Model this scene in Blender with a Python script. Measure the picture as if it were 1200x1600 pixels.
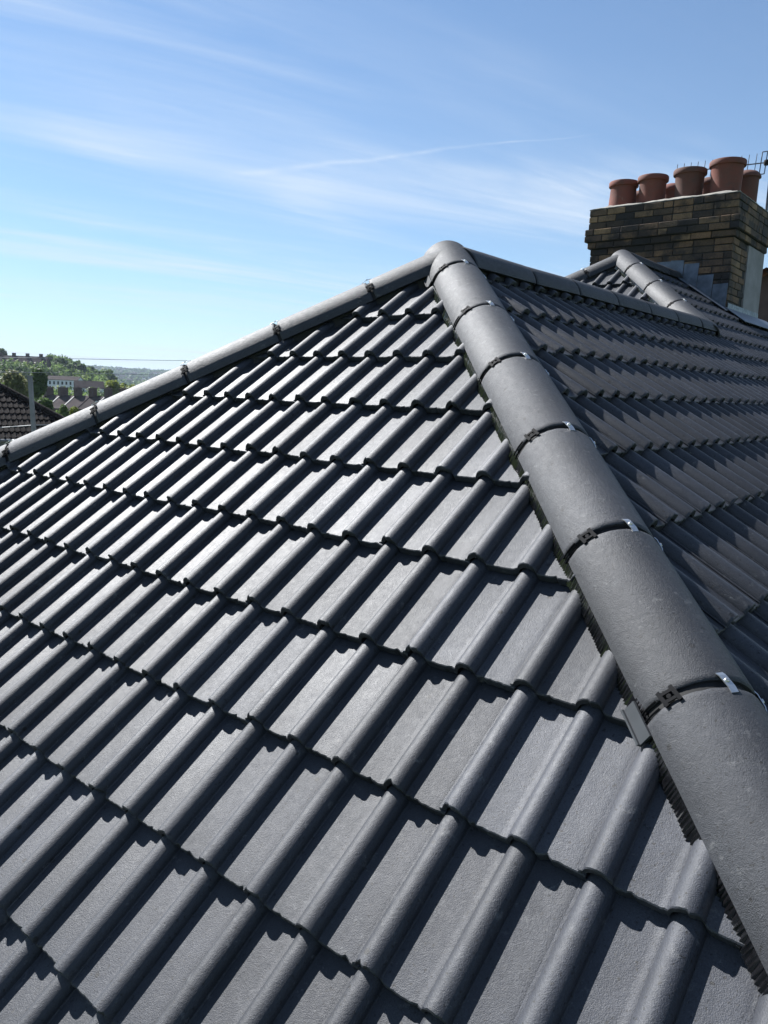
import bpy, bmesh, math, random
import numpy as np
from mathutils import Vector, Matrix, noise

# ---------------------------------------------------------------- clear
for o in list(bpy.data.objects):
    bpy.data.objects.remove(o)
scene = bpy.context.scene
COL = scene.collection
rng = random.Random(7)
nrng = np.random.RandomState(11)
R = math.radians
V3 = Vector

# ---------------------------------------------------------------- camera
HC = 7.2                                     # lens height above the garden
CAM = V3((0, 0, HC))
CX = V3((0.99929058, 0.00584249, 0.03720491))
CY = V3((0.03766086, -0.1550243, -0.98719255))      # image "down"
CZ = V3((0.0, 0.98789338, -0.15513435))             # viewing direction
FPX = 1202.47                                # focal length in pixels of a 1200 x 1600 picture
cam_d = bpy.data.cameras.new('camera')
cam = bpy.data.objects.new('camera', cam_d)
COL.objects.link(cam)
cam_d.sensor_fit = 'VERTICAL'
cam_d.sensor_height = 36.0
cam_d.lens = 36.0 * FPX / 1600.0
cam_d.clip_start = 0.05
cam_d.clip_end = 30000
cam.matrix_world = Matrix(((CX.x, -CY.x, -CZ.x, 0), (CX.y, -CY.y, -CZ.y, 0), (CX.z, -CY.z, -CZ.z, HC), (0, 0, 0, 1)))
scene.camera = cam

# ---------------------------------------------------------------- sun, sky, exposure
SUN_EL, SUN_AZ = 43.8, -48.0                 # azimuth measured from +Y towards +X
sdir = V3((math.sin(R(SUN_AZ)) * math.cos(R(SUN_EL)), math.cos(R(SUN_AZ)) * math.cos(R(SUN_EL)), math.sin(R(SUN_EL))))
sun_d = bpy.data.lights.new('sun', 'SUN')
sun_d.energy = 5.0
sun_d.angle = R(0.53)
sun_d.color = (1.0, 0.995, 0.985)
sun = bpy.data.objects.new('sun', sun_d)
COL.objects.link(sun)
sun.rotation_euler = sdir.to_track_quat('Z', 'Y').to_euler()
sun.location = (0, 0, 60)

world = bpy.data.worlds.new('World')
scene.world = world
world.use_nodes = True
wn, wl = world.node_tree.nodes, world.node_tree.links
wn.clear()


def wnode(t, **kw):
    n = wn.new(t)
    for k, val in kw.items():
        setattr(n, k, val)
    return n


def wmath(op, a, b=None, c=None, clamp=False):
    n = wn.new('ShaderNodeMath')
    n.operation = op
    n.use_clamp = clamp
    for i, s in enumerate((a, b, c)):
        if s is None:
            continue
        if isinstance(s, (int, float)):
            n.inputs[i].default_value = s
        else:
            wl.new(s, n.inputs[i])
    return n.outputs[0]


sky = wnode('ShaderNodeTexSky', sky_type='NISHITA', sun_disc=False)
sky.sun_elevation = R(SUN_EL)
sky.sun_rotation = R(SUN_AZ)
sky.air_density = 1.0
sky.dust_density = 0.1
sky.ozone_density = 1.8
sky.altitude = 60
# thin high cloud: noise on a flat sheet overhead, seen in true perspective
tc = wnode('ShaderNodeTexCoord')
sep = wnode('ShaderNodeSeparateXYZ')
wl.new(tc.outputs['Generated'], sep.inputs[0])
dz = wmath('MAXIMUM', wmath('ADD', sep.outputs[2], 0.06), 0.02)
px = wmath('DIVIDE', sep.outputs[0], dz)
py = wmath('DIVIDE', sep.outputs[1], dz)
comb = wnode('ShaderNodeCombineXYZ')
wl.new(px, comb.inputs[0])
wl.new(py, comb.inputs[1])


def cloud_layer(rot, sx, sy, scale, detail, lo, hi, seed, rough=0.62):
    mp = wnode('ShaderNodeMapping', vector_type='TEXTURE')
    mp.inputs['Rotation'].default_value = (0, 0, R(rot))
    mp.inputs['Scale'].default_value = (sx, sy, 1)
    mp.inputs['Location'].default_value = (seed - 1.2, seed * 0.7 + 0.2, seed * 1.3)
    wl.new(comb.outputs[0], mp.inputs[0])
    nz = wnode('ShaderNodeTexNoise')
    nz.inputs['Scale'].default_value = scale
    nz.inputs['Detail'].default_value = detail
    nz.inputs['Roughness'].default_value = rough
    nz.inputs['Distortion'].default_value = 0.5
    wl.new(mp.outputs[0], nz.inputs['Vector'])
    mr = wnode('ShaderNodeMapRange', interpolation_type='SMOOTHSTEP')
    mr.inputs[1].default_value = lo
    mr.inputs[2].default_value = hi
    wl.new(nz.outputs[0], mr.inputs[0])
    return mr.outputs[0]


streak = cloud_layer(33, 3.2, 0.60, 1.1, 10, 0.40, 0.80, 31.7)
fibre = cloud_layer(24, 2.2, 0.16, 1.0, 8, 0.36, 0.80, 2.2)
patch = cloud_layer(40, 2.2, 1.1, 0.55, 3, 0.38, 0.66, 11.9)
veil = cloud_layer(25, 2.4, 1.4, 0.8, 5, 0.30, 0.85, 4.4)
streak = wmath('ADD', wmath('MULTIPLY', streak, 0.75), wmath('MULTIPLY', wmath('MULTIPLY', streak, fibre), 0.6))
cl = wmath('ADD', wmath('MULTIPLY', streak, wmath('ADD', wmath('MULTIPLY', patch, 0.72), 0.14)), wmath('MULTIPLY', veil, 0.07))
# one old vapour trail: a straight band on the same sheet
TR_A, TR_B = (-0.433, 3.052), (0.416, 2.691)


def band(ax, ay, bx, by, half, ext0, ext1):
    L = math.hypot(bx - ax, by - ay)
    tx, ty = (bx - ax) / L, (by - ay) / L
    qx = wmath('SUBTRACT', px, ax)
    qy = wmath('SUBTRACT', py, ay)
    along = wmath('ADD', wmath('MULTIPLY', qx, tx), wmath('MULTIPLY', qy, ty))
    nzw = wnode('ShaderNodeTexNoise')
    nzw.inputs['Scale'].default_value = 3.0
    nzw.inputs['Detail'].default_value = 4
    wl.new(comb.outputs[0], nzw.inputs['Vector'])
    across = wmath('ADD', wmath('MULTIPLY', qx, -ty), wmath('MULTIPLY', qy, tx))
    across = wmath('ADD', across, wmath('MULTIPLY', wmath('SUBTRACT', nzw.outputs[0], 0.5), 0.10))
    wid = wmath('ADD', wmath('MULTIPLY', along, -half * 2.2 / L), half * 2.9)
    wid = wmath('MAXIMUM', wid, half * 0.55)
    m = wmath('SUBTRACT', 1.0, wmath('DIVIDE', wmath('ABSOLUTE', across), wid), clamp=True)
    e0 = wmath('MULTIPLY', wmath('SUBTRACT', along, ext0), 5.0, clamp=True)
    e1 = wmath('MULTIPLY', wmath('SUBTRACT', ext1, along), 4.0, clamp=True)
    nz2 = wnode('ShaderNodeTexNoise')
    nz2.inputs['Scale'].default_value = 9.0
    nz2.inputs['Detail'].default_value = 5
    wl.new(comb.outputs[0], nz2.inputs['Vector'])
    return wmath('MULTIPLY', wmath('MULTIPLY', m, wmath('MULTIPLY', e0, e1)), wmath('MULTIPLY_ADD', nz2.outputs[0], 1.6, -0.35, clamp=True))


TRAIL_IN = (TR_A[0], TR_A[1], TR_B[0], TR_B[1], 0.016, -0.30, 1.20)
trail = band(*TRAIL_IN)
cl = wmath('ADD', cl, wmath('MULTIPLY', trail, 0.42), clamp=True)
# the high veil looks denser along slanting sight lines
cl = wmath('ADD', cl, wmath('DIVIDE', 0.054, dz), clamp=True)
mixc = wnode('ShaderNodeMix', data_type='RGBA', blend_type='MIX')
wl.new(wmath('MULTIPLY', cl, 0.92), mixc.inputs[0])
tint = wnode('ShaderNodeMix', data_type='RGBA', blend_type='MULTIPLY')
tint.inputs[0].default_value = 1.0
wl.new(sky.outputs[0], tint.inputs[6])
tint.inputs[7].default_value = (0.73, 0.97, 1.14, 1)
wl.new(tint.outputs[2], mixc.inputs[6])
mixc.inputs[7].default_value = (6.5, 7.4, 8.6, 1)
bg = wnode('ShaderNodeBackground')
bg.inputs[1].default_value = 0.050
wl.new(mixc.outputs[2], bg.inputs[0])
wo = wnode('ShaderNodeOutputWorld')
wl.new(bg.outputs[0], wo.inputs[0])

vs = scene.view_settings
vs.view_transform = 'Standard'
vs.look = 'None'
vs.exposure = 1.25
vs.gamma = 1.0
vs.use_curve_mapping = False
scene.render.resolution_x, scene.render.resolution_y = 768, 1024
try:
    scene.cycles.volume_bounces = 0
    scene.cycles.max_bounces = 6
except Exception:
    pass

# ---------------------------------------------------------------- helpers
WM = {}


def place(o, parent=None, mw=None):
    """parent an object, keeping its world matrix"""
    mw = mw if mw is not None else Matrix.Identity(4)
    WM[o] = mw
    if parent is not None:
        o.parent = parent
        o.matrix_parent_inverse = WM[parent].inverted()
    o.matrix_basis = mw
    return o


def tag(o, label=None, cat=None, group=None, kind=None):
    if label: o['label'] = label
    if cat: o['category'] = cat
    if group: o['group'] = group
    if kind: o['kind'] = kind
    return o


def empty(name, loc):
    o = bpy.data.objects.new(name, None)
    o.empty_display_size = 0.2
    COL.objects.link(o)
    return place(o, None, Matrix.Translation(V3(loc)))


def sharpen(me, ang=35):
    if len(me.polygons):
        me.polygons.foreach_set('use_smooth', [True] * len(me.polygons))
        me.set_sharp_from_angle(angle=R(ang))
    return me


def mesh_from(name, verts, faces, mat, smooth=None):
    me = bpy.data.meshes.new(name)
    me.from_pydata([tuple(p) for p in verts], [], faces)
    if mat is not None:
        me.materials.append(mat)
    if smooth:
        sharpen(me, smooth)
    me.update()
    return me


def obj(name, me, parent=None, mw=None):
    o = bpy.data.objects.new(name, me)
    COL.objects.link(o)
    return place(o, parent, mw)


class MB:
    """collects shapes into one mesh (world coordinates)"""

    def __init__(self):
        self.v, self.f = [], []

    def add(self, vs_, fs):
        n = len(self.v)
        self.v += [tuple(p) for p in vs_]
        self.f += [tuple(i + n for i in q) for q in fs]

    def box(self, c, ax, ay, az):
        """box with centre c and half-axis vectors"""
        c, ax, ay, az = V3(c), V3(ax), V3(ay), V3(az)
        p = [c + sx * ax + sy * ay + sz * az for sx in (-1, 1) for sy in (-1, 1) for sz in (-1, 1)]
        f = [(0, 1, 3, 2), (4, 6, 7, 5), (0, 4, 5, 1), (2, 3, 7, 6), (0, 2, 6, 4), (1, 5, 7, 3)]
        if ax.cross(ay).dot(az) < 0:
            f = [q[::-1] for q in f]
        self.add(p, f)
        return self

    def tube(self, a, b, r0, r1=None, n=8, caps=True):
        a, b = V3(a), V3(b)
        r1 = r0 if r1 is None else r1
        d = (b - a).normalized()
        e1 = d.orthogonal().normalized()
        e2 = d.cross(e1)
        p = []
        for i in range(n):
            t = 2 * math.pi * i / n
            q = e1 * math.cos(t) + e2 * math.sin(t)
            p += [a + q * r0, b + q * r1]
        f = [(2 * i, 2 * ((i + 1) % n), 2 * ((i + 1) % n) + 1, 2 * i + 1) for i in range(n)]
        if caps:
            f += [tuple(2 * i for i in range(n))[::-1], tuple(2 * i + 1 for i in range(n))]
        self.add(p, f)
        return self

    def lathe(self, c, prof, n=28, up=V3((0, 0, 1)), wob=0.0):
        c = V3(c)
        p = []
        for (r, z) in prof:
            for i in range(n):
                t = 2 * math.pi * i / n
                rr = r * (1 + wob * noise.noise(V3((math.cos(t) * 2, math.sin(t) * 2, z * 6 + c.x * 3))))
                p.append(c + V3((math.cos(t) * rr, math.sin(t) * rr, z)))
        f = []
        for k in range(len(prof) - 1):
            for i in range(n):
                j = (i + 1) % n
                f.append((k * n + i, k * n + j, (k + 1) * n + j, (k + 1) * n + i))
        self.add(p, f)
        return self

    def poly(self, pts, thick_vec):
        """flat polygon given thickness"""
        n = len(pts)
        t = V3(thick_vec)
        p = [V3(q) for q in pts] + [V3(q) + t for q in pts]
        f = [tuple(range(n))[::-1], tuple(range(n, 2 * n))]
        for i in range(n):
            j = (i + 1) % n
            f.append((i, j, n + j, n + i))
        self.add(p, f)
        return self

    def build(self, name, mat, parent=None, smooth=None, origin=None):
        o0 = V3(origin) if origin is not None else V3((0, 0, 0))
        me = mesh_from(name, [V3(p) - o0 for p in self.v], self.f, mat, smooth)
        bm = bmesh.new()
        bm.from_mesh(me)
        bmesh.ops.recalc_face_normals(bm, faces=bm.faces)
        bm.to_mesh(me)
        bm.free()
        if smooth:
            sharpen(me, smooth)
        return obj(name, me, parent, Matrix.Translation(o0))


# ---------------------------------------------------------------- materials
def new_mat(name):
    m = bpy.data.materials.new(name)
    m.use_nodes = True
    nt = m.node_tree
    return m, nt, nt.nodes['Principled BSDF']


def N(nt, t, **kw):
    n = nt.nodes.new(t)
    for k, val in kw.items():
        setattr(n, k, val)
    return n


def ramp(nt, src, stops):
    r = N(nt, 'ShaderNodeValToRGB')
    el = r.color_ramp.elements
    while len(el) > 1:
        el.remove(el[-1])
    el[0].position, el[0].color = stops[0][0], (*stops[0][1], 1)
    for pos, c in stops[1:]:
        e = el.new(pos)
        e.color = (*c, 1)
    nt.links.new(src, r.inputs[0])
    return r.outputs[0]


def noise_tex(nt, scale, detail=4, rough=0.55, vec=None, dist=0.0):
    n = N(nt, 'ShaderNodeTexNoise')
    n.inputs['Scale'].default_value = scale
    n.inputs['Detail'].default_value = detail
    n.inputs['Roughness'].default_value = rough
    n.inputs['Distortion'].default_value = dist
    if vec is None:
        g = N(nt, 'ShaderNodeNewGeometry')
        vec = g.outputs['Position']
    nt.links.new(vec, n.inputs['Vector'])
    return n.outputs[0]


def mixrgb(nt, fac, a, b, mode='MIX'):
    m = N(nt, 'ShaderNodeMix', data_type='RGBA', blend_type=mode)
    for i, s in ((0, fac), (6, a), (7, b)):
        if isinstance(s, (int, float)):
            m.inputs[i].default_value = s
        elif isinstance(s, tuple):
            m.inputs[i].default_value = (*s, 1)
        else:
            nt.links.new(s, m.inputs[i])
    return m.outputs[2]


def maprange(nt, src, a, b, c, d):
    m = N(nt, 'ShaderNodeMapRange')
    for i, s in enumerate((a, b, c, d)):
        m.inputs[i + 1].default_value = s
    nt.links.new(src, m.inputs[0])
    return m.outputs[0]


def bump(nt, src, strength, dist, prev=None):
    b = N(nt, 'ShaderNodeBump')
    b.inputs['Strength'].default_value = strength
    b.inputs['Distance'].default_value = dist
    nt.links.new(src, b.inputs['Height'])
    if prev is not None:
        nt.links.new(prev, b.inputs['Normal'])
    return b.outputs[0]


def plain(name, col, rough=0.6, metal=0.0, var=0.25, nscale=8.0, bscale=None, bstr=0.2, bdist=0.003, spec=None, rand=0.0):
    m, nt, p = new_mat(name)
    a = tuple(c * (1 - var) for c in col)
    b = tuple(c * (1 + var) for c in col)
    c = ramp(nt, noise_tex(nt, nscale, 5), [(0.3, a), (0.7, b)])
    if rand:
        oi = N(nt, 'ShaderNodeObjectInfo')
        k = maprange(nt, oi.outputs['Random'], 0, 1, 1 - rand, 1 + rand)
        hs = N(nt, 'ShaderNodeHueSaturation')
        nt.links.new(k, hs.inputs['Value'])
        nt.links.new(c, hs.inputs['Color'])
        c = hs.outputs[0]
    nt.links.new(c, p.inputs['Base Color'])
    p.inputs['Roughness'].default_value = rough
    p.inputs['Metallic'].default_value = metal
    if spec is not None:
        p.inputs['Specular IOR Level'].default_value = spec
    if bscale:
        nt.links.new(bump(nt, noise_tex(nt, bscale, 4), bstr, bdist), p.inputs['Normal'])
    return m


def concrete_tile(name, dark, light, r0, r1, bstr, mid=170):
    """painted concrete: fine sandy grain, pin holes, faint bloom and scuffs"""
    m, nt, p = new_mat(name)
    oi = N(nt, 'ShaderNodeObjectInfo')
    g = N(nt, 'ShaderNodeNewGeometry')
    big = noise_tex(nt, 9, 5, 0.6)
    col = ramp(nt, big, [(0.28, dark), (0.75, light)])
    k = maprange(nt, oi.outputs['Random'], 0, 1, 0.70, 1.32)
    hs = N(nt, 'ShaderNodeHueSaturation')
    nt.links.new(k, hs.inputs['Value'])
    nt.links.new(col, hs.inputs['Color'])
    col = hs.outputs[0]
    scuff = maprange(nt, noise_tex(nt, 31, 8, 0.75), 0.585, 0.74, 0, 0.7)
    col = mixrgb(nt, scuff, col, (0.14, 0.14, 0.14))
    vor = N(nt, 'ShaderNodeTexVoronoi')
    vor.inputs['Scale'].default_value = 24
    nt.links.new(g.outputs['Position'], vor.inputs['Vector'])
    dot = maprange(nt, vor.outputs['Distance'], 0.17, 0.12, 0, 1)
    sel = N(nt, 'ShaderNodeSeparateColor')
    nt.links.new(vor.outputs['Color'], sel.inputs[0])
    pick = maprange(nt, sel.outputs[0], 0.86, 0.865, 0, 1)
    dm = N(nt, 'ShaderNodeMath', operation='MULTIPLY')
    nt.links.new(dot, dm.inputs[0]); nt.links.new(pick, dm.inputs[1])
    pit = maprange(nt, noise_tex(nt, 150, 2, 0.4), 0.345, 0.295, 0, 1)
    col = mixrgb(nt, pit, col, (0.004, 0.004, 0.005))
    col = mixrgb(nt, dm.outputs[0], col, (0.004, 0.004, 0.005))
    fine = ramp(nt, noise_tex(nt, 330, 3, 0.7), [(0.30, (0.62, 0.62, 0.62)), (0.70, (1.38, 1.38, 1.38))])
    col = mixrgb(nt, 1.0, col, fine, 'MULTIPLY')
    nt.links.new(col, p.inputs['Base Color'])
    rr = maprange(nt, noise_tex(nt, 55, 6, 0.7), 0.3, 0.7, r0, r1)
    wn_ = N(nt, 'ShaderNodeTexWhiteNoise', noise_dimensions='1D')
    nt.links.new(oi.outputs['Random'], wn_.inputs['W'])
    big2 = maprange(nt, noise_tex(nt, 3.0, 5, 0.6), 0.3, 0.7, -0.03, 0.03)
    ra = N(nt, 'ShaderNodeMath', operation='ADD')
    nt.links.new(rr, ra.inputs[0])
    nt.links.new(maprange(nt, wn_.outputs['Value'], 0, 1, -0.03, 0.035), ra.inputs[1])
    rb = N(nt, 'ShaderNodeMath', operation='ADD')
    nt.links.new(ra.outputs[0], rb.inputs[0]); nt.links.new(big2, rb.inputs[1])
    nt.links.new(rb.outputs[0], p.inputs['Roughness'])
    b1 = bump(nt, noise_tex(nt, 480, 3, 0.65), bstr * 1.3, 0.0012)
    b2 = bump(nt, noise_tex(nt, mid, 4, 0.65), bstr * 0.6, 0.0018, b1)
    b3 = bump(nt, pit, -0.5, 0.0015, b2)
    nt.links.new(b3, p.inputs['Normal'])
    return m


M_TILE = concrete_tile('grey_concrete_tile', (0.0145, 0.0165, 0.0225), (0.028, 0.0310, 0.0400), 0.50, 0.60, 0.62)
M_RIDGE = concrete_tile('grey_ridge_tile', (0.0130, 0.0142, 0.0180), (0.025, 0.0268, 0.0325), 0.56, 0.68, 0.95, 105)
M_FELT = plain('roofing_felt', (0.02, 0.02, 0.022), 0.8)
M_SEAL = plain('black_rubber_seal', (0.005, 0.005, 0.005), 0.8)
M_PLASTIC = plain('black_plastic_clip', (0.007, 0.007, 0.008), 0.7, spec=0.06)
M_STEEL = plain('bright_steel_clip', (0.58, 0.58, 0.58), 0.40, 1.0, 0.1, 60)
M_FOIL = plain('black_pleated_foil', (0.006, 0.006, 0.007), 0.17, 0.0, 0.5, 40, spec=1.0)
M_GREYPL = plain('grey_plastic_trim', (0.035, 0.038, 0.042), 0.5)
M_LEAD = plain('sheet_lead', (0.085, 0.105, 0.14), 0.5, 0.25, 0.35, 14, 40, 0.4, 0.004)
M_LEADPALE = plain('weathered_pale_lead', (0.20, 0.23, 0.27), 0.6, 0.1, 0.5, 25, 40, 0.4, 0.004)
M_MORTAR = plain('lime_mortar', (0.026, 0.025, 0.025), 0.95, 0, 0.5, 18, 90, 0.6, 0.006)
M_FLAUNCH = plain('cement_flaunching', (0.22, 0.205, 0.18), 0.95, 0, 0.35, 9, 60, 0.7, 0.01)
M_RENDER = plain('grey_cement_panel', (0.22, 0.208, 0.212), 0.92, 0, 0.22, 5, 80, 0.4, 0.004)
M_WALL = plain('painted_render_wall', (0.55, 0.53, 0.48), 0.9, 0, 0.1, 2, 60, 0.4, 0.004)
M_WHITE = plain('white_painted_render', (0.62, 0.64, 0.66), 0.9, 0, 0.06, 0.3)
M_WIRE = plain('dark_cable', (0.10, 0.12, 0.15), 0.6)
M_ALU = plain('dull_aerial_aluminium', (0.10, 0.11, 0.13), 0.5, 0.5)
M_GALV = plain('galvanised_grey_post', (0.12, 0.13, 0.15), 0.75, 0.0, 0.25, 3)
M_GLASS = plain('dark_window_glass', (0.02, 0.025, 0.03), 0.1)
M_FASCIA = plain('grey_fascia_board', (0.10, 0.105, 0.115), 0.6)
M_BROWNROOF = plain('brown_roof_tile', (0.0195, 0.0170, 0.0165), 0.95, 0, 0.35, 3, spec=0.06)
M_SLATE = plain('dark_slate_roof', (0.040, 0.031, 0.031), 0.95, 0, 0.3, 0.6, spec=0.1, rand=0.25)
M_REDTILE = plain('red_clay_roof', (0.20, 0.07, 0.05), 0.8, 0, 0.25, 2)
M_DARKBRICK = plain('dark_red_brick', (0.070, 0.042, 0.040), 0.9, 0, 0.3, 4, rand=0.2)
M_VERGE = plain('pale_verge_mortar', (0.42, 0.40, 0.38), 0.9)
M_BARK = plain('bark', (0.07, 0.055, 0.04), 0.95, 0, 0.35, 6)

# soot-stained stock bricks
M_BRICK, nt, p = new_mat('sooty_stock_brick')
oi = N(nt, 'ShaderNodeObjectInfo')
c0 = ramp(nt, oi.outputs['Random'], [(0.0, (0.022, 0.019, 0.018)), (0.22, (0.070, 0.048, 0.032)), (0.45, (0.20, 0.118, 0.064)),
                                      (0.62, (0.085, 0.055, 0.038)), (0.80, (0.25, 0.160, 0.086)), (1.0, (0.040, 0.030, 0.027))])
soot = maprange(nt, noise_tex(nt, 2.6, 6, 0.65), 0.45, 0.60, 0.0, 0.9)
c1 = mixrgb(nt, soot, c0, (0.016, 0.015, 0.016))
grain = ramp(nt, noise_tex(nt, 60, 5, 0.7), [(0.3, (0.6, 0.6, 0.6)), (0.7, (1.25, 1.25, 1.25))])
c2 = mixrgb(nt, 1.0, c1, grain, 'MULTIPLY')
nt.links.new(c2, p.inputs['Base Color'])
p.inputs['Roughness'].default_value = 0.92
nt.links.new(bump(nt, noise_tex(nt, 70, 5, 0.7), 0.6, 0.006), p.inputs['Normal'])

# terracotta
M_POT, nt, p = new_mat('weathered_terracotta')
oi = N(nt, 'ShaderNodeObjectInfo')
c0 = ramp(nt, oi.outputs['Random'], [(0.0, (0.150, 0.044, 0.030)), (0.5, (0.125, 0.048, 0.033)), (1.0, (0.095, 0.040, 0.029))])
st = maprange(nt, noise_tex(nt, 7, 6, 0.65), 0.45, 0.72, 0, 0.75)
c1 = mixrgb(nt, st, c0, (0.060, 0.042, 0.034))
lich = maprange(nt, noise_tex(nt, 16, 6, 0.7), 0.60, 0.72, 0, 0.5)
c1 = mixrgb(nt, lich, c1, (0.18, 0.13, 0.09))
nt.links.new(c1, p.inputs['Base Color'])
p.inputs['Roughness'].default_value = 0.85
nt.links.new(bump(nt, noise_tex(nt, 45, 5), 0.3, 0.004), p.inputs['Normal'])


def foliage(name, c_a, c_b, scale):
    m, nt, p = new_mat(name)
    col = ramp(nt, noise_tex(nt, scale, 4, 0.7), [(0.3, c_a), (0.7, c_b)])
    nt.links.new(col, p.inputs['Base Color'])
    p.inputs['Roughness'].default_value = 0.65
    tr = N(nt, 'ShaderNodeBsdfTranslucent')
    nt.links.new(col, tr.inputs[0])
    mx = N(nt, 'ShaderNodeMixShader')
    mx.inputs[0].default_value = 0.55
    nt.links.new(p.outputs[0], mx.inputs[1])
    nt.links.new(tr.outputs[0], mx.inputs[2])
    out = nt.nodes['Material Output']
    nt.links.new(mx.outputs[0], out.inputs[0])
    return m


F_DARK = foliage('dark_green_leaves', (0.040, 0.068, 0.026), (0.088, 0.135, 0.042), 0.35)
F_MID = foliage('mid_green_leaves', (0.068, 0.112, 0.033), (0.15, 0.215, 0.06), 0.35)
F_OLIVE = foliage('olive_budding_leaves', (0.10, 0.11, 0.045), (0.19, 0.195, 0.085), 0.4)
F_PALE = foliage('pale_spring_leaves', (0.10, 0.145, 0.04), (0.21, 0.26, 0.08), 0.2)
F_YELLOW = foliage('yellow_green_leaves', (0.12, 0.15, 0.025), (0.24, 0.27, 0.05), 0.4)

# ---------------------------------------------------------------- roof frame (metres, relative to the lens)
Z = V3((0, 0, 1))
U = V3((0.76981154, -0.63827125, 0))        # along the courses of the near slope
VV = V3((0.63827125, 0.76981154, 0))        # along the ridge, away from the viewer
AL, BE, GA = R(37.5828), R(34.0137), R(31.0)
G, PITCH = 0.31435, 0.15                     # tile gauge, roll spacing
dA = -VV * math.cos(AL) - Z * math.sin(AL)
dB = U * math.cos(BE) - Z * math.sin(BE)
dC = -U * math.cos(GA) - Z * math.sin(GA)
nA = (-VV * math.sin(AL) + Z * math.cos(AL))
nB = (U * math.sin(BE) + Z * math.cos(BE))
nC = (-U * math.sin(GA) + Z * math.cos(GA))
A0 = V3((0.15321322, 2.38225349, -0.24604678)) + CAM
B0 = V3((0.6391154, 2.74438567, 0.03173776)) + CAM - nB * 0.030
APEX = V3((0.26915032, 3.74789314, 0.62)) + CAM


def frame_of(h):
    """axis frame of a hip or ridge: along, up, sideways"""
    n = h.cross(Z.cross(h)).normalized()
    return h.normalized(), n


def down(n1, n2):
    h = n1.cross(n2).normalized()
    return h if h.z < 0 else -h


H1 = down(nA, nB)                            # near hip
HL = down(nA, nC)                            # left hip
nH1, nHL = frame_of(H1)[1], frame_of(HL)[1]
lat1 = nH1.cross(H1).normalized()
if lat1.dot(U) < 0: lat1 = -lat1             # towards the right-hand slope
latL = nHL.cross(HL).normalized()
if latL.dot(VV) > 0: latL = -latL            # towards the near slope
RIDGE_LEN = 3.59
EEND = APEX + VV * RIDGE_LEN                 # where the low ridge meets the far hip
L2 = 1.75
PEAK2 = EEND - H1 * L2
CH_V = 6.0                                  # chimney face, along VV from the apex
CH_U0, CH_U1, CH_DEPTH = -2.21, -0.555, 1.20


def loc(p):
    q = p - APEX
    return q.dot(U), q.dot(VV), q.z


def W(u, v, z):
    return APEX + U * u + VV * v + Z * z


def project(p):
    d = p - CAM
    zz = d.dot(CZ)
    if zz < 0.05:
        return None
    return 600 + FPX * d.dot(CX) / zz, 800 + FPX * d.dot(CY) / zz


def in_view(pts, mx=190, my=190):
    for p in pts:
        q = project(p)
        if q and -mx < q[0] < 1200 + mx and -my < q[1] < 1600 + my:
            return True
    return False


def at(x, y, dist):
    """point at a given horizontal distance in the direction of photo pixel x, y"""
    d = CX * ((x - 600) / FPX) + CY * ((y - 800) / FPX) + CZ
    return CAM + d * (dist / math.hypot(d.x, d.y))


# ---------------------------------------------------------------- terrain
def ground_h(x, y):
    r = math.hypot(x, y)
    a = math.degrees(math.atan2(x, y))
    base = 0.0
    s = lambda t: max(0.0, min(1.0, t)) ** 2 * (3 - 2 * max(0.0, min(1.0, t)))
    base -= 5.0 * s((r - 25) / 120)
    # wooded hill to the left
    hill = 19.5 * s((r - 260) / 240) * (1 - 0.75 * s((r - 620) / 500))
    azf = s((-16.0 - a) / 7.0) if -80 < a < 60 else 0.6
    base += hill * azf
    # far side of the valley
    far = s((r - 1300) / 1900)
    base += far * (46 + 16 * noise.noise(V3((x * 0.0011, y * 0.0011, 3.3))))
    base += 1.6 * noise.noise(V3((x * 0.01, y * 0.01, 1.0))) * s((r - 60) / 200)
    return base


gm, nt, p = new_mat('grass_and_fields')
n1 = noise_tex(nt, 0.012, 6, 0.6)
c1 = ramp(nt, n1, [(0.30, (0.035, 0.06, 0.022)), (0.46, (0.06, 0.095, 0.03)), (0.56, (0.10, 0.14, 0.045)), (0.70, (0.07, 0.075, 0.05))])
c2 = ramp(nt, noise_tex(nt, 0.5, 6, 0.7), [(0.3, (0.7, 0.7, 0.7)), (0.7, (1.2, 1.2, 1.2))])
nt.links.new(mixrgb(nt, 1.0, c1, c2, 'MULTIPLY'), p.inputs['Base Color'])
p.inputs['Roughness'].default_value = 0.95
radii = [0, 6, 14, 25, 40, 60, 90, 130, 180, 240, 300, 360, 420, 480, 540, 620, 720, 860, 1040, 1300, 1600, 2000, 2400, 2800, 3200, 3600, 4000]
NA_ = 240
gv, gf = [V3((0, 0, 0))], []
for r_ in radii[1:]:
    for i in range(NA_):
        t = 2 * math.pi * i / NA_
        x, y = math.sin(t) * r_, math.cos(t) * r_
        gv.append(V3((x, y, ground_h(x, y))))
for i in range(NA_):
    gf.append((0, 1 + (i + 1) % NA_, 1 + i))
for k in range(len(radii) - 2):
    for i in range(NA_):
        j = (i + 1) % NA_
        a, b = 1 + k * NA_, 1 + (k + 1) * NA_
        gf.append((a + i, a + j, b + j, b + i))
ground = obj('ground', mesh_from('ground', gv, gf, gm, 60))
tag(ground, 'grassy valley floor and far hillsides', None, None, 'structure')

# ---------------------------------------------------------------- the house
EAVE_J = 8
eave_z = (A0 + dA * (G * EAVE_J)).z
house = empty('tiled_house', (APEX.x, APEX.y, 0))
tag(house, 'house with new dark grey roll-profile concrete tile hipped roof filling the foreground', 'house')

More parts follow.
